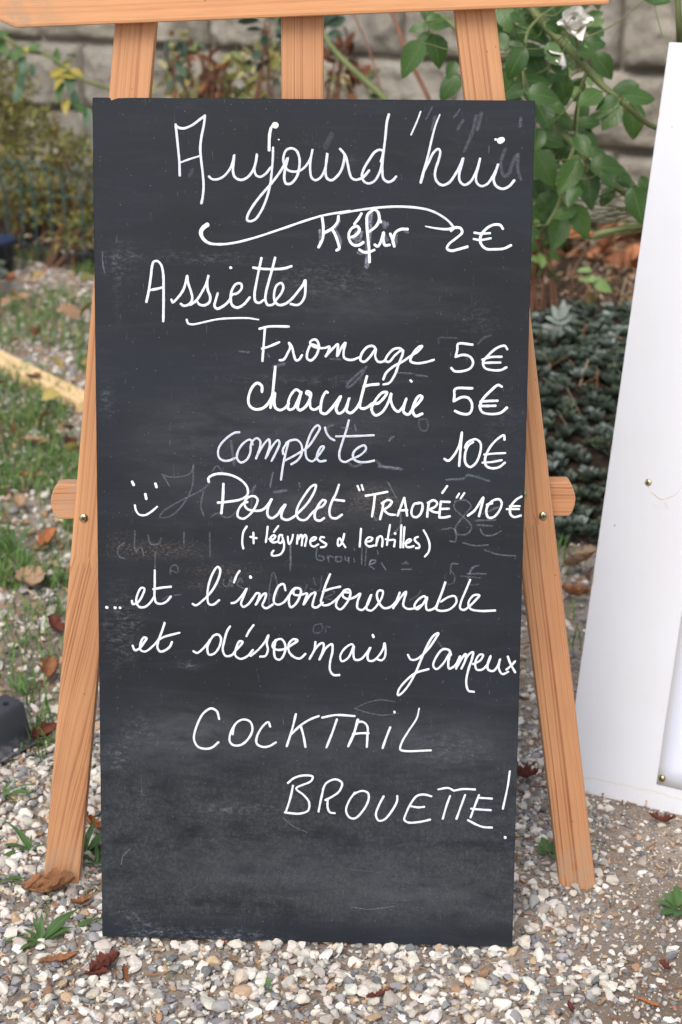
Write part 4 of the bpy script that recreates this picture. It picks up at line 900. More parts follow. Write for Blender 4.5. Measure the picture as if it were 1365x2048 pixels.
def put_leaf(name, meshes, root, rootloc, px, py, L, ang, Y, tilt=.35, mat=None, petiole=True):
    c_ = at(px, py, Y); a_ = R(ang+random.uniform(-6, 6))
    dep = math.sqrt((c_-CO).dot(c_-CO))/FPX*1.0
    Lw = L*dep
    d = CR*math.cos(a_)-CU*math.sin(a_)+CB*random.uniform(-.35, .35)
    d.normalize(); nn = (CB+Vector((0, 0, .55))+Vector((random.uniform(-1, 1), random.uniform(-.4, .4), random.uniform(-1, 1)))*tilt)
    y = d; z = (nn-y*nn.dot(y)).normalized(); x = y.cross(z)
    m = Matrix((x, y, z)).transposed().to_4x4(); base = c_-d*Lw*.5; m.translation = base-Vector(rootloc)
    o = link(name, random.choice(meshes), root); o.matrix_local = m @ Matrix.Diagonal((Lw, Lw, Lw, 1))
    if petiole:
        dd = np.linalg.norm(allcane-np.array(base), axis=1); i = int(dd.argmin())
        if dd[i] < .35: pet.append(([Vector(allcane[i]), (Vector(allcane[i])*.4+base*.6)+Vector((0, 0, -.012)), base+d*.004], (.0016, .0012, .0009)))
    return o
for t_ in leafs.split():
    x_, y_, l_, a_ = [float(q) for q in t_.split(',')]
    put_leaf('leaf', LM, rose, (.75, 3.02, 0), 600+x_/1.784, y_/1.784, l_/1.784*1.12, a_, RY+random.uniform(-.16, .12)-(0.0 if x_ > 600 else -.1))
# fill-in leaves deeper in the bush and beyond the frame top
for i in range(96):
    px = random.uniform(1010, 1200) if i < 48 else random.uniform(1020, 1120); py = random.uniform(-60, 340) if i < 48 else random.uniform(250, 480)
    put_leaf('leaf', LM, rose, (.75, 3.02, 0), px, py, random.uniform(34, 62), random.uniform(0, 360), RY+random.uniform(.05, .4), .6)
for i in range(16): put_leaf('leaf', LM, rose, (.75, 3.02, 0), random.uniform(1000, 1420), random.uniform(-160, -20), random.uniform(40, 62), random.uniform(0, 360), RY+random.uniform(-.2, .3), .6)
for i in range(16): put_leaf('leaf', LM2, rose, (.75, 3.02, 0), random.uniform(1100, 1200), random.uniform(30, 330), random.uniform(24, 40), random.uniform(0, 360), RY+random.uniform(0.05, .3), .6)
tubes_obj('leaf_stalks', mk(pet), M_cane, rose, 5)['kind'] = 'stuff'
# white rose bloom
k = N('rose_petal'); uvn = k.n('ShaderNodeTexCoord').outputs['UV']; s = k.sep(uvn)
M_petal = k.base(k.mix(k.sstep(s[1], .0, .6, 1, 0), (.82, .80, .74), (.75, .62, .42)), .6, .2)
pm = []
for q in range(4):
    V = []; U = []
    for i in range(7):
        for j in range(6):
            t = i/6; s_ = -1+2*j/5; wv = .5*math.sin(math.pi*(.12+.80*t))**.6
            V.append((s_*wv, t*(1-.06*s_*s_), .28*s_*s_+(.35*t*t if q % 2 else -.3*t**3)+.05*math.sin(6*s_+q))); U.append((j/5, t))
    F = [(i*6+j, i*6+j+1, (i+1)*6+j+1, (i+1)*6+j) for i in range(6) for j in range(5)]
    me = np_mesh('petal', V, F, uv=U); me.materials.append(M_petal); pm.append(me)
for (cx, cy, sc_, nd, cnt) in ((1148, 58, .031, Vector((-.1, -.7, .7)), 22), (1122, 106, .024, Vector((-.3, -.5, -.8)), 9)):
    c_ = at(cx, cy, RY-.14)
    ro = empty('flower', c_-Vector((.75, 3.02, 0))); ro.parent = rose; ro['label'] = 'white rose bloom'
    nd.normalize(); t1 = nd.orthogonal().normalized(); t2 = nd.cross(t1)
    for i in range(cnt):
        a_ = i*2.4; op = .10+.95*(i/cnt)
        rad = t1*math.cos(a_)+t2*math.sin(a_); y = (nd*math.cos(op)+rad*math.sin(op)).normalized(); z = (nd*math.sin(op)-rad*math.cos(op)).normalized(); x = y.cross(z)
        m = Matrix((x, y, z)).transposed().to_4x4(); m.translation = rad*.003
        sc2 = sc_*(.6+.5*i/cnt); o = link('petal', pm[i % 4], ro); o.matrix_local = m @ Matrix.Diagonal((sc2, sc2, sc2, 1))

# canes left of the rose (behind the board top)
bc = empty('brown_cane', at(815, 300, 4.4)); tag(bc, 'thin reddish brown bare cane leaning behind the board top', 'cane')
mk2 = lambda root, L: [([Vector(p)-root.location for p in P], r_) for P, r_ in L]
tubes_obj('cane', mk2(bc, [([at(762, -20, 4.5), at(790, 40, 4.47), at(815, 110, 4.42), at(835, 150, 4.4), at(860, 205, 4.38), at(900, 420, 4.45), at(920, 640, 4.5)], (.0045, .006, .006, .007))]), M_brown, bc)
tubes_obj('twig', mk2(bc, [([at(822, 125, 4.41), at(826, 115, 4.38), at(834, 118, 4.36)], .003)]), M_brown, bc)
gc = empty('green_cane', at(700, 300, 4.6)); tag(gc, 'yellow green thorny cane leaning between middle and right easel posts', 'cane')
tubes_obj('cane', mk2(gc, [([at(640, 55, 4.75), at(665, 95, 4.72), at(695, 128, 4.7), at(735, 165, 4.65), at(768, 196, 4.6), at(860, 330, 4.6), at(960, 560, 4.7)], (.006, .0085, .009, .010))]), M_cane, gc)
tubes_obj('twig', mk2(gc, [([at(706, 25, 4.8), at(735, 90, 4.75), at(752, 140, 4.7), at(762, 180, 4.66)], .0025)]), M_brown, gc)
tubes_obj('twig', mk2(gc, [([at(686, 130, 4.68), at(674, 120, 4.65), at(660, 116, 4.62)], .0025)]), M_cane, gc)

# ------------------------------------------------------------------ shrubs behind
def shrub(name, lab, cat, centres, n, L, W, pal, rs, stem_col=None, up=.2):
    base = Vector((centres[0][0][0], centres[0][0][1], 0.04)); root = empty(name, base); tag(root, lab, cat)
    P = []; Dd = []; cc = []
    pal = np.array(pal)
    for c_, rad in centres:
        m_ = int(n*rad[0]*rad[2]/sum(r_[0]*r_[2] for _, r_ in centres))
        d = rs.standard_normal((m_, 3)); d /= np.linalg.norm(d, axis=1, keepdims=True)
        rr_ = rs.uniform(.35, 1.05, m_)**.6
        lump = 1+.35*np.sin(d[:, 0]*7+c_[0]*9)*np.sin(d[:, 2]*6+1)
        p = np.array(c_)+d*np.array(rad)*(rr_*lump)[:, None]; P.append(p); Dd.append(d+rs.standard_normal((m_, 3))*.8)
        cc.append(pal[rs.integers(0, len(pal), m_)]*rs.uniform(.75, 1.2, (m_, 1)))
    P = np.vstack(P); Dd = np.vstack(Dd); Dd[:, 2] += up; cc = np.vstack(cc); kp = P[:, 2] > .04; P, Dd, cc = P[kp], Dd[kp], cc[kp]; m_ = len(P)
    V, F, c2 = leaf_cloud(P-np.array(base), Dd, rnd_dirs(m_, rs, .6), rs.uniform(.7, 1.3, m_)*L, rs.uniform(.7, 1.2, m_)*W, cc)
    o = link('foliage', np_mesh('foliage', V, F, c2), root, M_cloud); tag(o, kind='stuff')
    st = []
    for c_, rad in centres:
        for i in range(4):
            e_ = Vector(c_)+Vector((random.uniform(-.6, .6)*rad[0], random.uniform(-.6, .6)*rad[1], random.uniform(.1, .8)*rad[2]))
            b_ = Vector((c_[0]*.6+base.x*.4+random.uniform(-.05, .05), c_[1], .0))
            st.append(([b_-base, (b_+e_)/2-base+Vector((random.uniform(-.05, .05), 0, .03)), e_-base], (.005, .003)))
    tubes_obj('stem', st, M_brown, root, 5)['kind'] = 'stuff'
    return root
rs2 = np.random.default_rng(5)
a1 = at(60, 300, 6.1); a2 = at(150, 330, 6.0); a3 = at(-40, 260, 6.2); a4 = at(10, 175, 6.3)
shrub('hedge_shrub', 'mossy yellow green shrub behind the wire edging at far left', 'shrub',
      [(tuple(a1), (.18, .14, .16)), (tuple(a2), (.12, .12, .11)), (tuple(a3), (.22, .15, .2)), (tuple(a4), (.10, .10, .16)), (tuple(at(110, 410, 6.0)), (.17, .08, .06)), (tuple(at(40, 400, 6.0)), (.14, .08, .10)), (tuple(at(170, 460, 5.7)), (.10, .08, .05))], 7600, .020, .009,
      [(.24, .25, .07), (.32, .29, .09), (.15, .18, .05), (.40, .34, .12), (.20, .15, .07), (.10, .15, .06)], rs2)
shrub('variegated_shrub', 'small shrub with cream and green leaves between the easel posts', 'shrub',
      [(tuple(at(520, 150, 5.7)), (.10, .09, .10)), (tuple(at(460, 170, 5.7)), (.12, .08, .07)), (tuple(at(370, 130, 5.8)), (.05, .05, .12)), (tuple(at(380, 190, 5.7)), (.12, .08, .05)), (tuple(at(560, 70, 5.8)), (.05, .05, .05)),
       (tuple(at(660, 190, 5.5)), (.12, .09, .06)), (tuple(at(450, 260, 5.7)), (.3, .1, .12))], 620, .045, .026,
      [(.42, .40, .18), (.50, .46, .26), (.20, .24, .10), (.30, .30, .10), (.10, .13, .08), (.34, .26, .10)], rs2)
shrub('withered_shrub', 'withered red brown leaves on a twig between left and middle posts', 'shrub',
      [(tuple(at(415, 130, 5.6)), (.03, .03, .04)), (tuple(at(440, 160, 5.6)), (.03, .03, .04)), (tuple(at(690, 130, 5.2)), (.05, .04, .06))], 70, .045, .022, [(.20, .07, .04), (.13, .06, .035), (.28, .11, .06)], rs2)
shrub('bluish_sprig', 'grey green sprigs of leaves against the wall left of middle post', 'shrub',
      [(tuple(at(350, 130, 5.5)), (.035, .03, .05)), (tuple(at(548, 70, 5.3)), (.04, .03, .07)), (tuple(at(640, 60, 5.3)), (.04, .03, .08))], 60, .06, .03, [(.07, .12, .08), (.10, .16, .11), (.06, .10, .07)], rs2)
# yellowing branch at upper left
yb = empty('yellowing_branch', at(0, 70, 5.2)); tag(yb, 'long arching branch with yellowing leaves against the wall at upper left', 'branch')
tubes_obj('branch', mk2(yb, [([at(-60, 60, 5.3), at(0, 70, 5.2), at(50, 100, 5.15), at(100, 112, 5.1), at(150, 152, 5.1), at(220, 178, 5.1), at(300, 230, 5.1)], (.007, .006, .005))]), M_cane, yb)
tubes_obj('twig', mk2(yb, [([at(50, 100, 5.15), at(46, 150, 5.12), at(40, 190, 5.1)], .003), ([at(120, 130, 5.1), at(150, 110, 5.1), at(135, 110, 5.05)], .003)]), M_cane, yb)
M_yel = leaf_mat('yellowing_leaf', (.50, .36, .06), (.42, .38, .09), (.5, .45, .2)); M_teal = leaf_mat('bluish_leaf', (.07, .14, .08), (.12, .19, .12), (.2, .28, .18))
LY_ = [leaf_mesh('leaf', .5, .2, .3)]; LY_[0].materials.append(M_yel); LT_ = [leaf_mesh('leaf', .5, .2, .3, seed=3)]; LT_[0].materials.append(M_teal)
LG_ = [leaf_mesh('leaf', .5, .25, .2, seed=1)]; LG_[0].materials.append(M_weed)
for (px, py, L_, a_, q) in ((140, 148, 46, 10, 0), (118, 162, 40, 120, 0), (132, 132, 30, -60, 0), (132, 212, 36, 90, 0), (112, 146, 34, 160, 0), (60, 100, 26, 0, 0), (155, 145, 30, 30, 0), (114, 112, 34, -90, 2), (45, 130, 40, 90, 1), (65, 140, 26, 80, 1),
                           (45, 160, 60, 110, 1), (38, 185, 46, 120, 1), (140, 165, 50, 80, 1), (120, 185, 44, 100, 2), (150, 200, 40, 80, 1), (5, 95, 46, 60, 2), (30, 110, 40, 150, 2), (70, 95, 34, -20, 2), (160, 215, 44, 40, 2), (0, 70, 50, -20, 2), (175, 235, 40, 110, 1)):
    put_leaf('leaf', [LY_, LT_, LG_][q], yb, yb.location, px, py, L_, a_, 5.1, .6, petiole=False)
# green low foliage behind the right of the board, lobed weeds
shrub('seedling_clump', 'light green leafy clump beside the upper right board edge', 'weeds', [(tuple(at(1085, 430, 4.3)), (.045, .04, .13)), (tuple(at(1075, 500, 4.3)), (.04, .03, .06))], 90, .05, .026, [(.16, .27, .08), (.11, .21, .06), (.20, .30, .10)], rs2)
sl = empty('seedling', at(1180, 560, 4.1)); tag(sl, 'single pale green three leaved seedling on the dark soil right', 'seedling')
for (px, py, L_, a_) in ((1170, 540, 30, 185), (1176, 558, 36, 180), (1206, 572, 46, 35)): put_leaf('leaf', LM2, sl, sl.location, px, py, L_, a_, 4.1, .3, petiole=False)
tubes_obj('stem', mk2(sl, [([at(1187, 555, 4.1), at(1190, 580, 4.12), at(1180, 620, 4.15)], .002)]), M_cane, sl, 5)

# silver leaved ground cover
SP = np.array([(.10, .135, .10), (.16, .195, .16), (.06, .085, .062), (.27, .31, .28), (.12, .15, .095), (.085, .11, .075)])
def rosettes(cs, rs, nleaf=15, L=.024, nm=None):
    P = []; D = []; Nn = []; cc = []; LL = []
    for ic, c_ in enumerate(cs):
        k_ = rs.uniform(.7, 1.3); tilt = rs.uniform(-.4, .4, 2); b = SP[rs.integers(0, len(SP))]
        if nm is not None: tilt = tilt-1.6*np.array(nm[ic])
        for i in range(nleaf):
            a_ = i*2.4+rs.uniform(0, .3); el = 1.25-1.2*(i/nleaf)
            d = np.array([math.cos(a_)*math.cos(el)+tilt[0]*.5, math.sin(a_)*math.cos(el)+tilt[1]*.5-.15, math.sin(el)]); P.append(c_); D.append(d)
            Nn.append(np.array([-math.cos(a_)*math.sin(el), -math.sin(a_)*math.sin(el), math.cos(el)])); cc.append(b*rs.uniform(.6, 1.45)); LL.append(L*k_*(.45+.55*i/nleaf))
    LL = np.array(LL); return leaf_cloud(np.array(P), np.array(D), np.array(Nn), LL, LL*.62, np.array(cc), .45, -.7)
def qline(x, y): return y-(6.15+(x+1.45)*-.8597)
def mound(x, y):
    f = min(1, max(0, (y-3.12-.05*math.sin(x*8))/.62)); f = f*f*(3-2*f)
    b = min(1, max(0, (.30-qline(x, y))/.3)); g_ = min(1, max(0, (x-.02)/.12))
    return .165*f*(b**.5)*g_+.035*mnoise.noise(Vector((x*6, y*6, 2)))*f
cs = []; nrm_ = []
for i in range(52):
    for j in range(52):
        x = .03+i*.029+rs2.uniform(-.018, .018); y = 3.06+j*.024+rs2.uniform(-.016, .016)
        q = qline(x, y)
        if q > -.02+.08*math.sin(x*11) or y < 3.10+.05*math.sin(x*8) or q < -1.7: continue
        e_ = .01; gx = (mound(x+e_, y)-mound(x-e_, y))/(2*e_); gy = (mound(x, y+e_)-mound(x, y-e_))/(2*e_)
        cs.append(np.array([x, y, .012+mound(x, y)+rs2.uniform(-.008, .012)])); nrm_.append((gx, gy))
V, F, c_ = rosettes(cs, rs2, 12, .030, nrm_)
o = link('silver_groundcover', np_mesh('silver_groundcover', V, F, c_), None, M_silver); tag(o, 'mat of grey green rosette leaves between easel and white board', 'ground cover', kind='stuff')
V, F = sheet_grid(0, 1.9, 3.0, 4.6, 60, 50, lambda x, y: np.array([mound(a_, b_)-.006+.02*(b_ > 3.2) if qline(a_, b_) > -1.7 else -.02 for a_, b_ in zip(x, y)]))
o = link('bed_mound_soil', np_mesh('bed_mound_soil', V, F), None, M_soil); tag(o, kind='structure')
cs2 = [np.array([x, y, .06]) for x, y in zip(rs2.uniform(-1.75, -1.05, 90), rs2.uniform(5.0, 5.7, 90)) if y < 6.15+(x+1.45)*-.8597-.05]
V, F, c_ = rosettes(cs2, rs2, 12, .035)
o = link('silver_groundcover', np_mesh('silver_groundcover_left', V, F, c_), None, M_silver); tag(o, 'small grey leaved clumps before the wire edging at far left', 'ground cover', kind='stuff')
X = rs2.uniform(.1, 1.4, 240); Y = rs2.uniform(3.15, 4.1, 240); kk = np.array([-1.3 < qline(a_, b_) < .1 for a_, b_ in zip(X, Y)]); X, Y = X[kk], Y[kk]; n = len(X)
V, F, c_ = slivers(np.stack([X, Y, np.array([mound(a_, b_)+.03 for a_, b_ in zip(X, Y)])], 1), rs2.uniform(.02, .11, n), rs2.uniform(.0012, .0035, n), rs2, 1.3, LP)
o = link('dry_twigs', np_mesh('dry_twigs', V, F, c_, smooth=False), None, M_lit); tag(o, 'dry twigs and stalks caught in the grey green ground cover', 'twigs', kind='stuff')
# taller silver plant poking through the edging
sp = empty('silver_leaf_plant', at(1122, 670, 4.05)); tag(sp, 'taller silver leaved stem poking through the right wire hoops', 'plant')
k = N('felt_leaf'); M_felt = k.base(k.mix(k.noise(k.coord(), 9, 4), (.20, .24, .20), (.34, .37, .34)), .9, .1)
fm = leaf_mesh('leaf', .42, .3, .2, seed=2); fm.materials.append(M_felt)
for (px, py, L_, a_) in ((1100, 655, 36, 195), (1106, 640, 34, 215), (1112, 625, 36, 245), (1125, 618, 40, 285), (1133, 640, 34, 320), (1134, 655, 30, 20), (1098, 660, 40, 170), (1118, 650, 30, 260), (1130, 625, 36, 300), (1116, 668, 30, 120)):
    o = put_leaf('leaf', [fm], sp, sp.location, px, py, L_, a_, 4.02, .5, petiole=False)
tubes_obj('stem', mk2(sp, [([at(1118, 650, 4.03), at(1120, 690, 4.05), at(1122, 730, 4.08)], .004)]), M_cane, sp, 6)

# ------------------------------------------------------------------ green wire lawn edging
M_wire = simple('green_wire', (.03, .10, .11), .4)
fe = empty('wire_edging', EA); tag(fe, 'low green wire hoop edging running along the flower bed', 'edging')
ang = math.atan2(ed.y, ed.x); fe.rotation_euler = (0, 0, ang)
HW, HH = .155, .34
pts = [(-HW/2, -.05)]+[(-HW/2, HH-.10)]+[(-HW/2*math.cos(a_), HH-.085+.085*math.sin(a_)) for a_ in np.linspace(0.15, math.pi-.15, 11)]+[(HW/2, HH-.10), (HW/2, -.05)]
V, F = tube_arrays(np.array([(x, .003*((i % 2)), z) for i, (x, z) in enumerate(pts)]), .0017, 6); hm = np_mesh('hoop', V, F); hm.materials.append(M_wire)
for i in range(-6, 52):
    o = link('hoop', hm, fe); o.location = (i*.0775, .004*(i % 2), random.uniform(-.01, .01)-.15*min(1, max(0, (i*.0775-1.0)/1.6))); o.rotation_euler = (random.uniform(-.04, .04), random.uniform(-.03, .03), 0)
for z in (.06, .16, .245):
    Q = np.array([(x, .006*math.sin(x*40), z+.004*math.sin(x*9)-.15*min(1, max(0, (x-1.0)/1.6))) for x in np.arange(-.5, 4.05, .04)]); V, F = tube_arrays(Q, .0013, 5)
    link('cross_wire', np_mesh('cross_wire', V, F), fe, M_wire)

# ------------------------------------------------------------------ pine batten on the ground (left)
k = N('pale_pine'); o = k.coord(); st_ = k.noise(k.map(o, (40, 40, 3)), 1, 5, .6, .8)
M_pale = k.base(k.mix(k.sstep(st_, .35, .7), (.86, .63, .34), (.70, .45, .21)), .6, .3)
b1 = G(158, 828); b2_ = G(0, 748); d = (b2_-b1).normalized(); pz = Vector((0, 0, 1)); xx = d.cross(pz)
bt = empty('timber_batten', b1); tag(bt, 'pale pine batten lying on the gravel left of the easel', 'timber')
m = frame(b1+Vector((0, 0, .002)), pz.cross(d) if False else pz, d)
# local x = up, local z = along the batten, local y = toward the far side or near side
yv = d.cross(pz); sgn = 1 if yv.y > 0 else -1
bm = prism_bm([(0, 0), (.028, 0), (.028, 1.6), (0, 1.6)], 0 if sgn > 0 else -.062, .062 if sgn > 0 else 0, .002)
o = bm_obj('batten', bm, M_pale); child_world(o, bt, m)

# ------------------------------------------------------------------ grey metal profile (lower left)
bR = G(84, 1494); bL = G(0, 1540); ax = (bL-bR).normalized(); bk = Vector((-ax.y, ax.x, 0));
if bk.y < 0: bk = -bk
k = N('grey_powder_metal'); o = k.coord(); s = k.sep(o)
dust = k.math('MULTIPLY', k.sstep(s[2], .001, .018, 1, 0), k.sstep(k.noise(o, 120, 5, .7), .44, .60))
c = k.mix(k.math('MULTIPLY', dust, .75), (.11, .115, .135), (.40, .37, .32)); M_gm = k.base(c, .45, .5)
prof = [(0, .002), (.006, .0015), (.016, .0035), (.020, .007), (.0225, .013), (.030, .044), (.0315, .050), (.0345, .0545), (.040, .0565), (.070, .0575), (.076, .055), (.079, .050), (.080, .002)]
th_ = .0022
pr = [Vector(p) for p in prof]; inn = []
for i, p in enumerate(pr):
    a_ = pr[max(i-1, 0)]; b_ = pr[min(i+1, len(pr)-1)]; t_ = (b_-a_).normalized(); inn.append(p+Vector((t_.y, -t_.x))*th_)
loop = pr+inn[::-1]
br = empty('metal_profile', bR); tag(br, 'dark grey bent sheet metal profile with drilled hole at lower left', 'metal profile')
m3 = Matrix((ax, bk, Vector((0, 0, 1)))).transposed().to_4x4(); bR = bR+Vector((0, 0, .010)); br.matrix_world = Matrix.Translation(bR) @ m3
bm = bmesh.new(); LL_ = .30
A_ = [bm.verts.new((0 if y > .004 else 0, y, z)) for y, z in loop]; B_ = [bm.verts.new((LL_, y, z)) for y, z in loop]
n_ = len(loop)
for i in range(n_): bm.faces.new((A_[i], A_[(i+1) % n_], B_[(i+1) % n_], B_[i]))
h_ = n_//2
for i in range(h_-1):
    for Q in (A_, B_): bm.faces.new((Q[i], Q[i+1], Q[n_-2-i], Q[n_-1-i]))
bmesh.ops.recalc_face_normals(bm, faces=bm.faces[:])
o = bm_obj('profile', bm, M_gm, br, False)
for p in o.data.polygons: p.use_smooth = abs(p.normal.x) < .5
bm = bmesh.new(); bmesh.ops.create_circle(bm, cap_ends=True, segments=16, radius=.0048)  # flat black disc on the plate paints the dark inside the drilled hole
o = bm_obj('hole', bm, simple('hole_shade', (.006, .006, .006), .9), br); hp_ = br.matrix_world.inverted() @ hit(22, 1411, Vector((0, 0, .0675)), Vector((0, 0, 1))); o.location = (hp_.x, min(max(hp_.y, .046), .066), .0583)

# small dark pot and slab at far left
pt = empty('plant_pot', G(-8, 545)); tag(pt, 'dark blue glazed pot cut by the left photo edge', 'pot')
prof = [(.0, .0), (.055, 0), (.075, .10), (.082, .10), (.082, .115), (.072, .115), (.068, .10), (.0, .095)]
bm = bmesh.new(); rings = []
for rad, h in prof: rings.append([bm.verts.new((max(rad, .0005)*math.cos(2*math.pi*i/28), max(rad, .0005)*math.sin(2*math.pi*i/28), h)) for i in range(28)])
for a_, b_ in zip(rings, rings[1:]):
    for i in range(28): bm.faces.new((a_[i], a_[(i+1) % 28], b_[(i+1) % 28], b_[i]))
bmesh.ops.recalc_face_normals(bm, faces=bm.faces[:]); bm_obj('pot', bm, simple('blue_glaze', (.012, .022, .05), .15), pt, True)
sb = G(5, 590); o = bm_obj('stone_slab', box_bm(.16, .12, .03, .004, 2), M_mort); o.location = sb+Vector((-.02, 0, .014)); o.rotation_euler = (0, 0, .3)
tag(o, 'flat grey paving slab piece lying below the dark pot', 'slab')

# ------------------------------------------------------------------ grass
def blades(P, H, W, rs, lean=.6, cols=None):
    n = len(P); th = rs.uniform(0, 6.283, n); D = np.stack([np.cos(th), np.sin(th)], 1); S = np.stack([-np.sin(th), np.cos(th), np.zeros(n)], 1)
    ln_ = rs.uniform(.15, 1, n)*lean; V = np.zeros((n, 7, 3))
    for i, (t, wv) in enumerate(((0, .7), (.35, 1), (.7, .75))):
        out = (ln_*H*t*t*1.1); z = H*t*(1-.35*ln_*t)
        p = P+np.stack([D[:, 0]*out, D[:, 1]*out, z], 1)
        V[:, i*2] = p-S*(W/2*wv)[:, None]; V[:, i*2+1] = p+S*(W/2*wv)[:, None]
    out = ln_*H*1.1; V[:, 6] = P+np.stack([D[:, 0]*out, D[:, 1]*out, H*(1-.35*ln_)-ln_*H*.1], 1)
    T = np.array([(0, 1, 3), (0, 3, 2), (2, 3, 5), (2, 5, 4), (4, 5, 6)])
    F = (T[None]+(np.arange(n)*7)[:, None, None]).reshape(-1, 3); return V.reshape(-1, 3), F, np.repeat(cols, 7, 0)
GP = np.array([(.11, .22, .05), (.15, .27, .06), (.08, .16, .04), (.18, .26, .09), (.13, .22, .09), (.34, .30, .15)])
cl = [(40, 1290, 26, .05), (100, 1335, 22, .045), (60, 1235, 22, .05), (140, 1175, 30, .05), (20, 1180, 14, .045), (95, 945, 26, .06), (130, 890, 20, .06), (20, 1030, 22, .05), (110, 1010, 18, .05), (150, 1085, 18, .05), (60, 850, 20, .06), (85, 815, 26, .07), (95, 860, 16, .07),
      (45, 1075, 20, .045), (72, 1405, 22, .045), (82, 1460, 22, .045), (92, 1500, 14, .04), (35, 1330, 16, .05), (10, 1250, 16, .06), (120, 1120, 20, .05), (5, 960, 16, .05), (70, 1490, 10, .05), (25, 1370, 14, .06), (130, 1235, 16, .05), (25, 710, 14, .08), (38, 760, 16, .08), (100, 1285, 16, .06),
      (365, 1945, 10, .020), (245, 1700, 0, 0), (1105, 1120, 16, .05), (1130, 1150, 14, .05), (1120, 1240, 12, .04), (1145, 1300, 10, .04), (1100, 1080, 14, .05), (1045, 1390, 9, .03), (1050, 1375, 6, .03), (100, 1810, 12, .028), (150, 1800, 8, .026), (60, 1790, 5, .02), (590, 1975, 3, .010), (1060, 1445, 5, .02), (95, 1555, 14, .022)]
P = []; H = []; W = []
for px, py, n_, h_ in cl:
    c_ = G(px, py)
    for i in range(int(n_*1.4)):
        P.append((c_.x+rs2.normal(0, .012+h_*.18), c_.y+rs2.normal(0, .014+h_*.25), 0)); H.append(h_*rs2.uniform(.5, 1.25)); W.append(rs2.uniform(.0013, .0034) if h_ > .03 else rs2.uniform(.0006, .0014))
for i in range(9000):      # thin turf farther back on the left
    px = rs2.uniform(-60, 200); py = rs2.uniform(470, 1180); c_ = G(px, py)
    if mnoise.noise(Vector((c_.x*4.5, c_.y*3.2, 3))) < -.12: continue
    h_ = rs2.uniform(.02, .06); P.append((c_.x, c_.y, 0)); H.append(h_); W.append(rs2.uniform(.0015, .004))
for i in range(500):
    px = rs2.uniform(-40, 180); py = rs2.uniform(1150, 1560); c_ = G(px, py)
    if mnoise.noise(Vector((c_.x*6, c_.y*6, 8))) < .05: continue
    P.append((c_.x, c_.y, 0)); H.append(rs2.uniform(.015, .04)); W.append(rs2.uniform(.001, .0025))
P = np.array(P); H = np.array(H); W = np.array(W); n = len(P); cc = GP[rs2.choice(6, n, p=[.26, .24, .2, .12, .12, .06])]*rs2.uniform(.8, 1.2, (n, 1))
V, F, c_ = blades(P, H, W, rs2, 1.1, cc)
o = link('grass', np_mesh('grass', V, F, c_), None, M_cloud); tag(o, 'thin tufts of grass growing through the gravel mostly on the left', 'grass', kind='stuff')

# ------------------------------------------------------------------ weeds with countable leaves
WM_ = [leaf_mesh('leaf', .20, .35, .55, 1.0, 0, 8, 2), leaf_mesh('leaf', .26, .30, .35, 1.0, 2, 8, 2), leaf_mesh('leaf', .16, .4, .7, 1.0, 4, 8, 2)]
WR_ = [leaf_mesh('leaf', .55, .15, .35, .8, 0, 7, 4), leaf_mesh('leaf', .62, .1, .3, .8, 3, 7, 4)]
for m_ in WM_+WR_: m_.materials.append(M_weed)
def weed(px, py, leaves, lab, meshes, z0=.004):
    g_ = G(px, py); root = empty('weed', g_); tag(root, lab, 'weed', 'weeds in the gravel')
    for (a_, L_, el) in leaves:
        a_ = R(a_); el = R(el); o = link('leaf', random.choice(meshes), root)
        y = Vector((math.cos(a_)*math.cos(el), math.sin(a_)*math.cos(el), math.sin(el))); z = Vector((-math.cos(a_)*math.sin(el), -math.sin(a_)*math.sin(el), math.cos(el))); x = y.cross(z)
        m = Matrix((x, y, z)).transposed().to_4x4(); m.translation = y*.002+Vector((0, 0, z0)); o.matrix_local = m @ Matrix.Diagonal((L_, L_, L_, 1))
weed(62, 1705, [(150, .050, 50), (5, .030, 25), (170, .034, 15), (215, .040, 12), (90, .018, 60), (130, .03, 30), (330, .02, 20)], 'weed with long narrow leaves just left of the left easel foot', WM_)
weed(170, 1712, [(70, .045, 55), (30, .050, 30), (50, .055, 25), (10, .040, 15), (100, .035, 60), (290, .026, 20), (340, .038, 12), (20, .06, 40), (265, .03, 25)], 'lush weed between the left easel foot and the black board', WM_)
weed(196, 1735, [(20, .035, 30), (60, .03, 30), (100, .03, 40), (150, .03, 20), (200, .024, 20), (300, .02, 15)], 'smaller weed right beside the lower left board edge', WM_)
weed(84, 1888, [(40, .062, 30), (25, .045, 18), (185, .042, 12), (120, .03, 45), (95, .032, 55), (150, .026, 25), (260, .018, 30), (225, .03, 14)], 'broad leaved weed in the gravel at lower left corner', [WM_[1], WR_[0]] if False else [WM_[1]])
weed(150, 1864, [(15, .048, 22), (35, .03, 18), (200, .018, 20)], 'weed with one long blade lying towards the board corner', WM_)
weed(1098, 1712, [(110, .024, 35), (60, .018, 40), (160, .020, 25), (200, .016, 20), (20, .016, 20), (290, .016, 10)], 'small dark weed between the board and the right easel foot', WR_)
weed(1358, 1822, [(170, .030, 20), (215, .030, 12), (140, .026, 35), (250, .026, 14), (90, .03, 40), (110, .02, 60), (20, .03, 20), (300, .026, 12)], 'round leaved green weed at the right edge of the photo', WR_)
weed(538, 1982, [(100, .012, 50), (290, .010, 20), (200, .008, 30)], 'tiny green sprout in the gravel below the board', WR_)
weed(2, 1600, [(20, .045, 30), (350, .05, 25), (60, .03, 40), (330, .03, 15)], 'weed at left edge under the grey metal profile', WM_)
weed(-4, 1770, [(10, .035, 14), (350, .03, 20)], 'single leafed weed at the left edge below the easel foot', WM_)
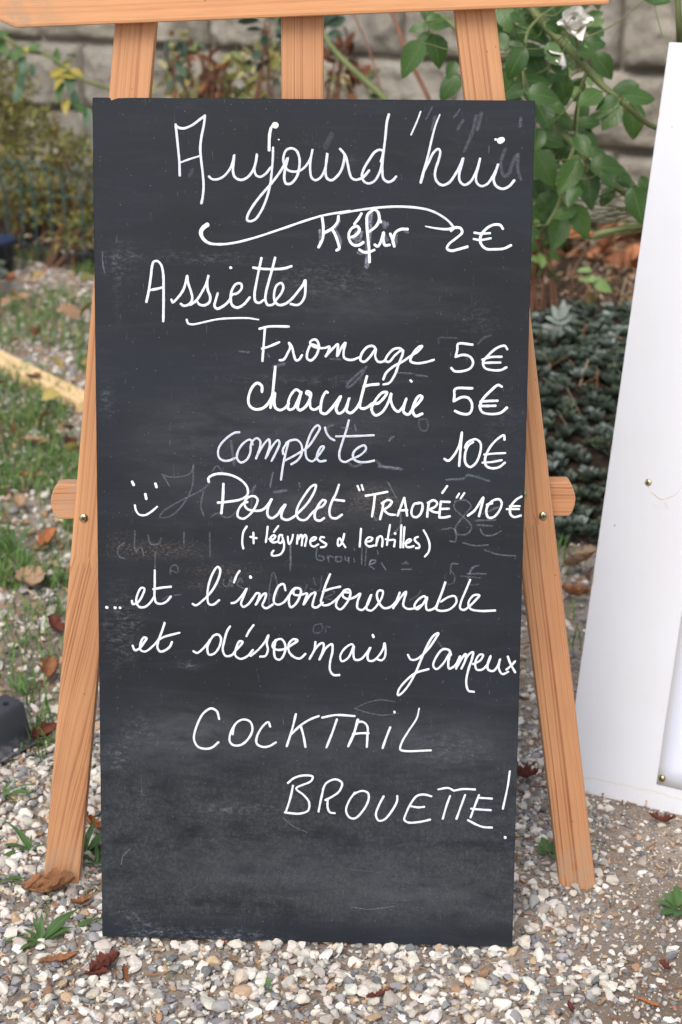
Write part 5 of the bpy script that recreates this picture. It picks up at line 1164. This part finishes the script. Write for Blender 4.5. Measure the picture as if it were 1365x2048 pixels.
weed(40, 1395, [(100, .04, 60), (60, .04, 50), (140, .045, 45), (30, .035, 35), (200, .03, 30)], 'weed with broad blades behind the grey metal profile', WM_)
weed(30, 1120, [(60, .07, 55), (100, .06, 60), (160, .06, 40), (20, .05, 40), (250, .05, 30)], 'blurred broad bladed weed at left edge level with the crossbar', WM_)

# ------------------------------------------------------------------ dry leaves
k = N('dry_leaf'); o = k.coord(); rd = k.rand(); n_ = k.noise(o, 5, 5, .65)
uvs = k.sep(k.n('ShaderNodeTexCoord').outputs['UV'])
c = k.mix(n_, (.30, .13, .06), (.42, .20, .095)); 
vx = k.math('ABSOLUTE', k.math('SUBTRACT', uvs[0], .5)); vv = k.math('MAXIMUM', k.sstep(vx, .006, .02, 1, 0), k.sstep(k.math('PINGPONG', k.math('SUBTRACT', uvs[1], k.math('MULTIPLY', vx, .8)), .1), 0, .008, .7, 0))
c = k.mix(k.math('MULTIPLY', vv, .45), c, (.50, .30, .17))
k.bump(k.math('ADD', k.noise(o, 22, 5, .7), vv), .5, .02); M_dry = k.base(c, .7, .3)
def tint(nm, c1, c2):
    k = N(nm); o = k.coord(); c = k.mix(k.noise(o, 6, 5, .7), c1, c2); k.bump(k.noise(o, 25, 5, .7), .5, .02); return k.base(c, .75, .25)
M_dtan = tint('tan_dry_leaf', (.42, .27, .16), (.56, .38, .25)); M_dred = tint('red_dry_leaf', (.14, .045, .035), (.24, .075, .05)); M_dor = tint('orange_dry_leaf', (.42, .15, .06), (.55, .24, .11))
def dry_mesh(seed, wr, curl, roll_, lob=.25, nl=24, nw=14):
    V = []; U = []; rs_ = random.Random(seed)
    for i in range(nl+1):
        t = i/nl; wv = wr/2*(math.sin(math.pi*min(1, max(0, t)))**.6 if 0 < t < 1 else 0.02)*(1+lob*.5*math.sin(t*17+seed)+lob*.45*math.sin(t*41+seed*2)+.06*math.sin(t*83+seed))
        for j in range(nw+1):
            s_ = -1+2*j/nw; z = curl*(t-.5)**2*2+roll_*s_*s_*abs(wv)*2+.07*mnoise.noise(Vector((t*4+seed, s_*2, seed)))+.07*mnoise.noise(Vector((t*9, s_*5+seed, 1)))+.03*mnoise.noise(Vector((t*21, s_*11+seed, 1)))
            V.append((s_*wv*(1-.35*abs(roll_)*abs(s_)), t-.5, z)); U.append((j/nw, t))
    F = [(i*(nw+1)+j, i*(nw+1)+j+1, (i+1)*(nw+1)+j+1, (i+1)*(nw+1)+j) for i in range(nl) for j in range(nw)]
    return np_mesh('dry_leaf', V, F, uv=U)
def dry(px, py, L_, wr, curl, roll_, rot, lab, mat, z=.012, tx=0., ty=0., lob=.2, seed=None):
    seed = seed if seed is not None else px*.37
    o = link('dry_leaf', dry_mesh(seed, wr, curl, roll_, lob), None, mat); g_ = G(px, py, z); o.location = g_
    o.rotation_euler = (R(tx), R(ty), R(rot)); o.scale = (L_,)*3; tag(o, lab, 'dry leaf', 'dry leaves on the ground')
dry(100, 1778, .068, .66, .25, .35, -72, 'large curled rusty leaf standing against the left easel foot', M_dry, .017, 0, -58, .14, 3)
dry(214, 1932, .042, .62, .3, .5, -55, 'dark red crumpled leaf below the lower left board corner', M_dred, .012, 10, -20, .30, 5)
dry(195, 1948, .030, .35, .2, .6, -80, 'torn brown leaf tip touching the dark red crumpled leaf', M_dred, .009, 0, 10, .4, 8)
dry(250, 1950, .022, .5, .8, .9, 20, 'small rolled brown leaf right of the dark red one', M_dry, .010, 40, 0, .35, 9)
dry(118, 1922, .045, .32, .2, .4, -70, 'flat narrow brown leaf beside the lower left weed', M_dry, .008, 0, 0, .2, 11)
dry(165, 1806, .030, .4, .5, .5, -60, 'small brown leaf in front of the big rusty leaf', M_dry, .008, 0, 0, .3, 12)
dry(62, 1160, .085, .70, .2, .2, 20, 'wide flat tan leaf lying left of the easel leg', M_dtan, .020, 0, 0, .12, 13)
dry(1166, 1122, .075, .85, .2, .3, 55, 'big tan leaf half hidden behind the white board edge', M_dtan, .035, -35, 0, .06, 14)
dry(102, 1345, .048, .7, .5, .6, 0, 'crumpled brown leaf among grass right of the weeds', M_dry, .014, 20, 0, .4, 15)
dry(85, 1470, .050, .5, .4, .5, -40, 'red brown leaf right of the grey metal profile', M_dred, .012, 0, 20, .35, 16)
dry(110, 1255, .045, .6, .4, .6, 40, 'dark red leaf beside the left easel leg below the tan leaf', M_dred, .014, 20, 0, .4, 17)
dry(40, 1010, .075, .4, .3, .4, 15, 'long tan leaf at left below the timber batten', M_dtan, .016, 0, 0, .2, 18)
dry(96, 1085, .065, .55, .4, .5, -20, 'orange brown leaf level with the left crossbar end', M_dor, .018, 15, 0, .4, 19)
dry(65, 885, .060, .5, .3, .4, 80, 'pale brown leaf lying in front of the batten', M_dtan, .012, 0, 0, .3, 20)
dry(140, 895, .055, .6, .5, .6, -10, 'dark red leaf close to the easel leg below the batten end', M_dred, .016, 0, 10, .4, 21)
dry(55, 955, .05, .4, .3, .5, 60, 'red brown leaf in the gravel above the long tan leaf', M_dor, .014, 0, 10, .4, 22)
dry(1046, 1190, .060, .6, .4, .5, 20, 'tan brown leaf showing between board and right easel leg', M_dtan, .02, 0, 10, .2, 23)
dry(1150, 1190, .055, .6, .4, .5, 70, 'rusty leaf under the big tan leaf by the white board', M_dry, .018, 0, 10, .3, 24)
dry(1046, 1553, .045, .5, .6, .6, 60, 'dark red shrivelled leaf between board and right leg', M_dred, .012, 0, 10, .5, 25)
dry(1294, 2006, .030, .20, .2, .5, 55, 'thin rusty sliver of leaf on the dark earth at lower right', M_dor, .006, 0, 0, .2, 26)
dry(1325, 1642, .036, .35, .5, .6, 80, 'dark red shrivelled leaf under the white board bottom edge', M_dred, .010, 0, 10, .6, 27)
dry(1142, 2018, .020, .4, .4, .6, 10, 'tiny dark red leaf bit at the bottom right of centre', M_dred, .007, 0, 0, .5, 28)
dry(183, 1650, .035, .5, .6, .5, 80, 'orange brown leaf upright behind the left easel foot', M_dor, .018, 40, 0, .3, 29)
dry(760, 1990, .034, .22, .2, .5, -68, 'thin reddish bark like leaf in the gravel below the board', M_dred, .010, 0, 0, .4, 30)
dry(20, 560, .10, .4, .2, .4, 0, 'rust coloured leaf near the grey slab at far left', M_dor, .02, 0, 0, .3, 31)
dry(1330, 1935, .02, .5, .4, .6, 30, 'small dark brown leaf bit on damp earth at right', M_dred, .006, 0, 0, .5, 32)
# heap of terracotta coloured leaves at the foot of the wall, right
LPo = np.array([(.34, .13, .06), (.42, .18, .09), (.24, .09, .045), (.28, .18, .11)])
X = rs2.uniform(.45, 1.5, 330); Y = 7.0-(X+1.353)*.5657-rs2.uniform(.05, .22, 330); P = np.stack([X, Y, rs2.uniform(.05, .16, 330)], 1); n = len(P)
V, F, c_ = leaf_cloud(P, rnd_dirs(n, rs2, 0), rnd_dirs(n, rs2, 1.2), rs2.uniform(.05, .11, n), rs2.uniform(.03, .06, n), LPo[rs2.integers(0, 4, n)]*rs2.uniform(.7, 1.2, (n, 1)), .5, .6)
o = link('fallen_leaves', np_mesh('fallen_leaves', V, F, c_), None, M_lit); tag(o, 'heap of terracotta coloured fallen leaves at the wall foot behind the rose', 'fallen leaves', kind='stuff')
X = rs2.uniform(-1.7, 1.2, 520); Y = rs2.uniform(3.6, 6.4, 520); kk = (X < -.3) | ((Y-(6.15+(X+1.45)*-.8597) > 0) & (rs2.uniform(0, 1, 520) < .25)); X, Y = X[kk], Y[kk]; n = len(X); P = np.stack([X, Y, rs2.uniform(.015, .06, n)+np.where(Y-(6.15+(X+1.45)*-.8597) > 0, .04, 0)], 1)
LPb = np.array([(.30, .15, .09), (.40, .25, .15), (.20, .09, .055), (.48, .32, .20), (.45, .36, .12)])
V, F, c_ = leaf_cloud(P, rnd_dirs(n, rs2, 0), rnd_dirs(n, rs2, 1.2), rs2.uniform(.03, .075, n), rs2.uniform(.018, .04, n), LPb[rs2.integers(0, 5, n)]*rs2.uniform(.7, 1.2, (n, 1)), .5, .6)
o = link('leaf_litter', np_mesh('leaf_litter', V, F, c_), None, M_lit); tag(o, 'scattered brown leaf litter around the bed and rear grass', 'leaf litter', kind='stuff')
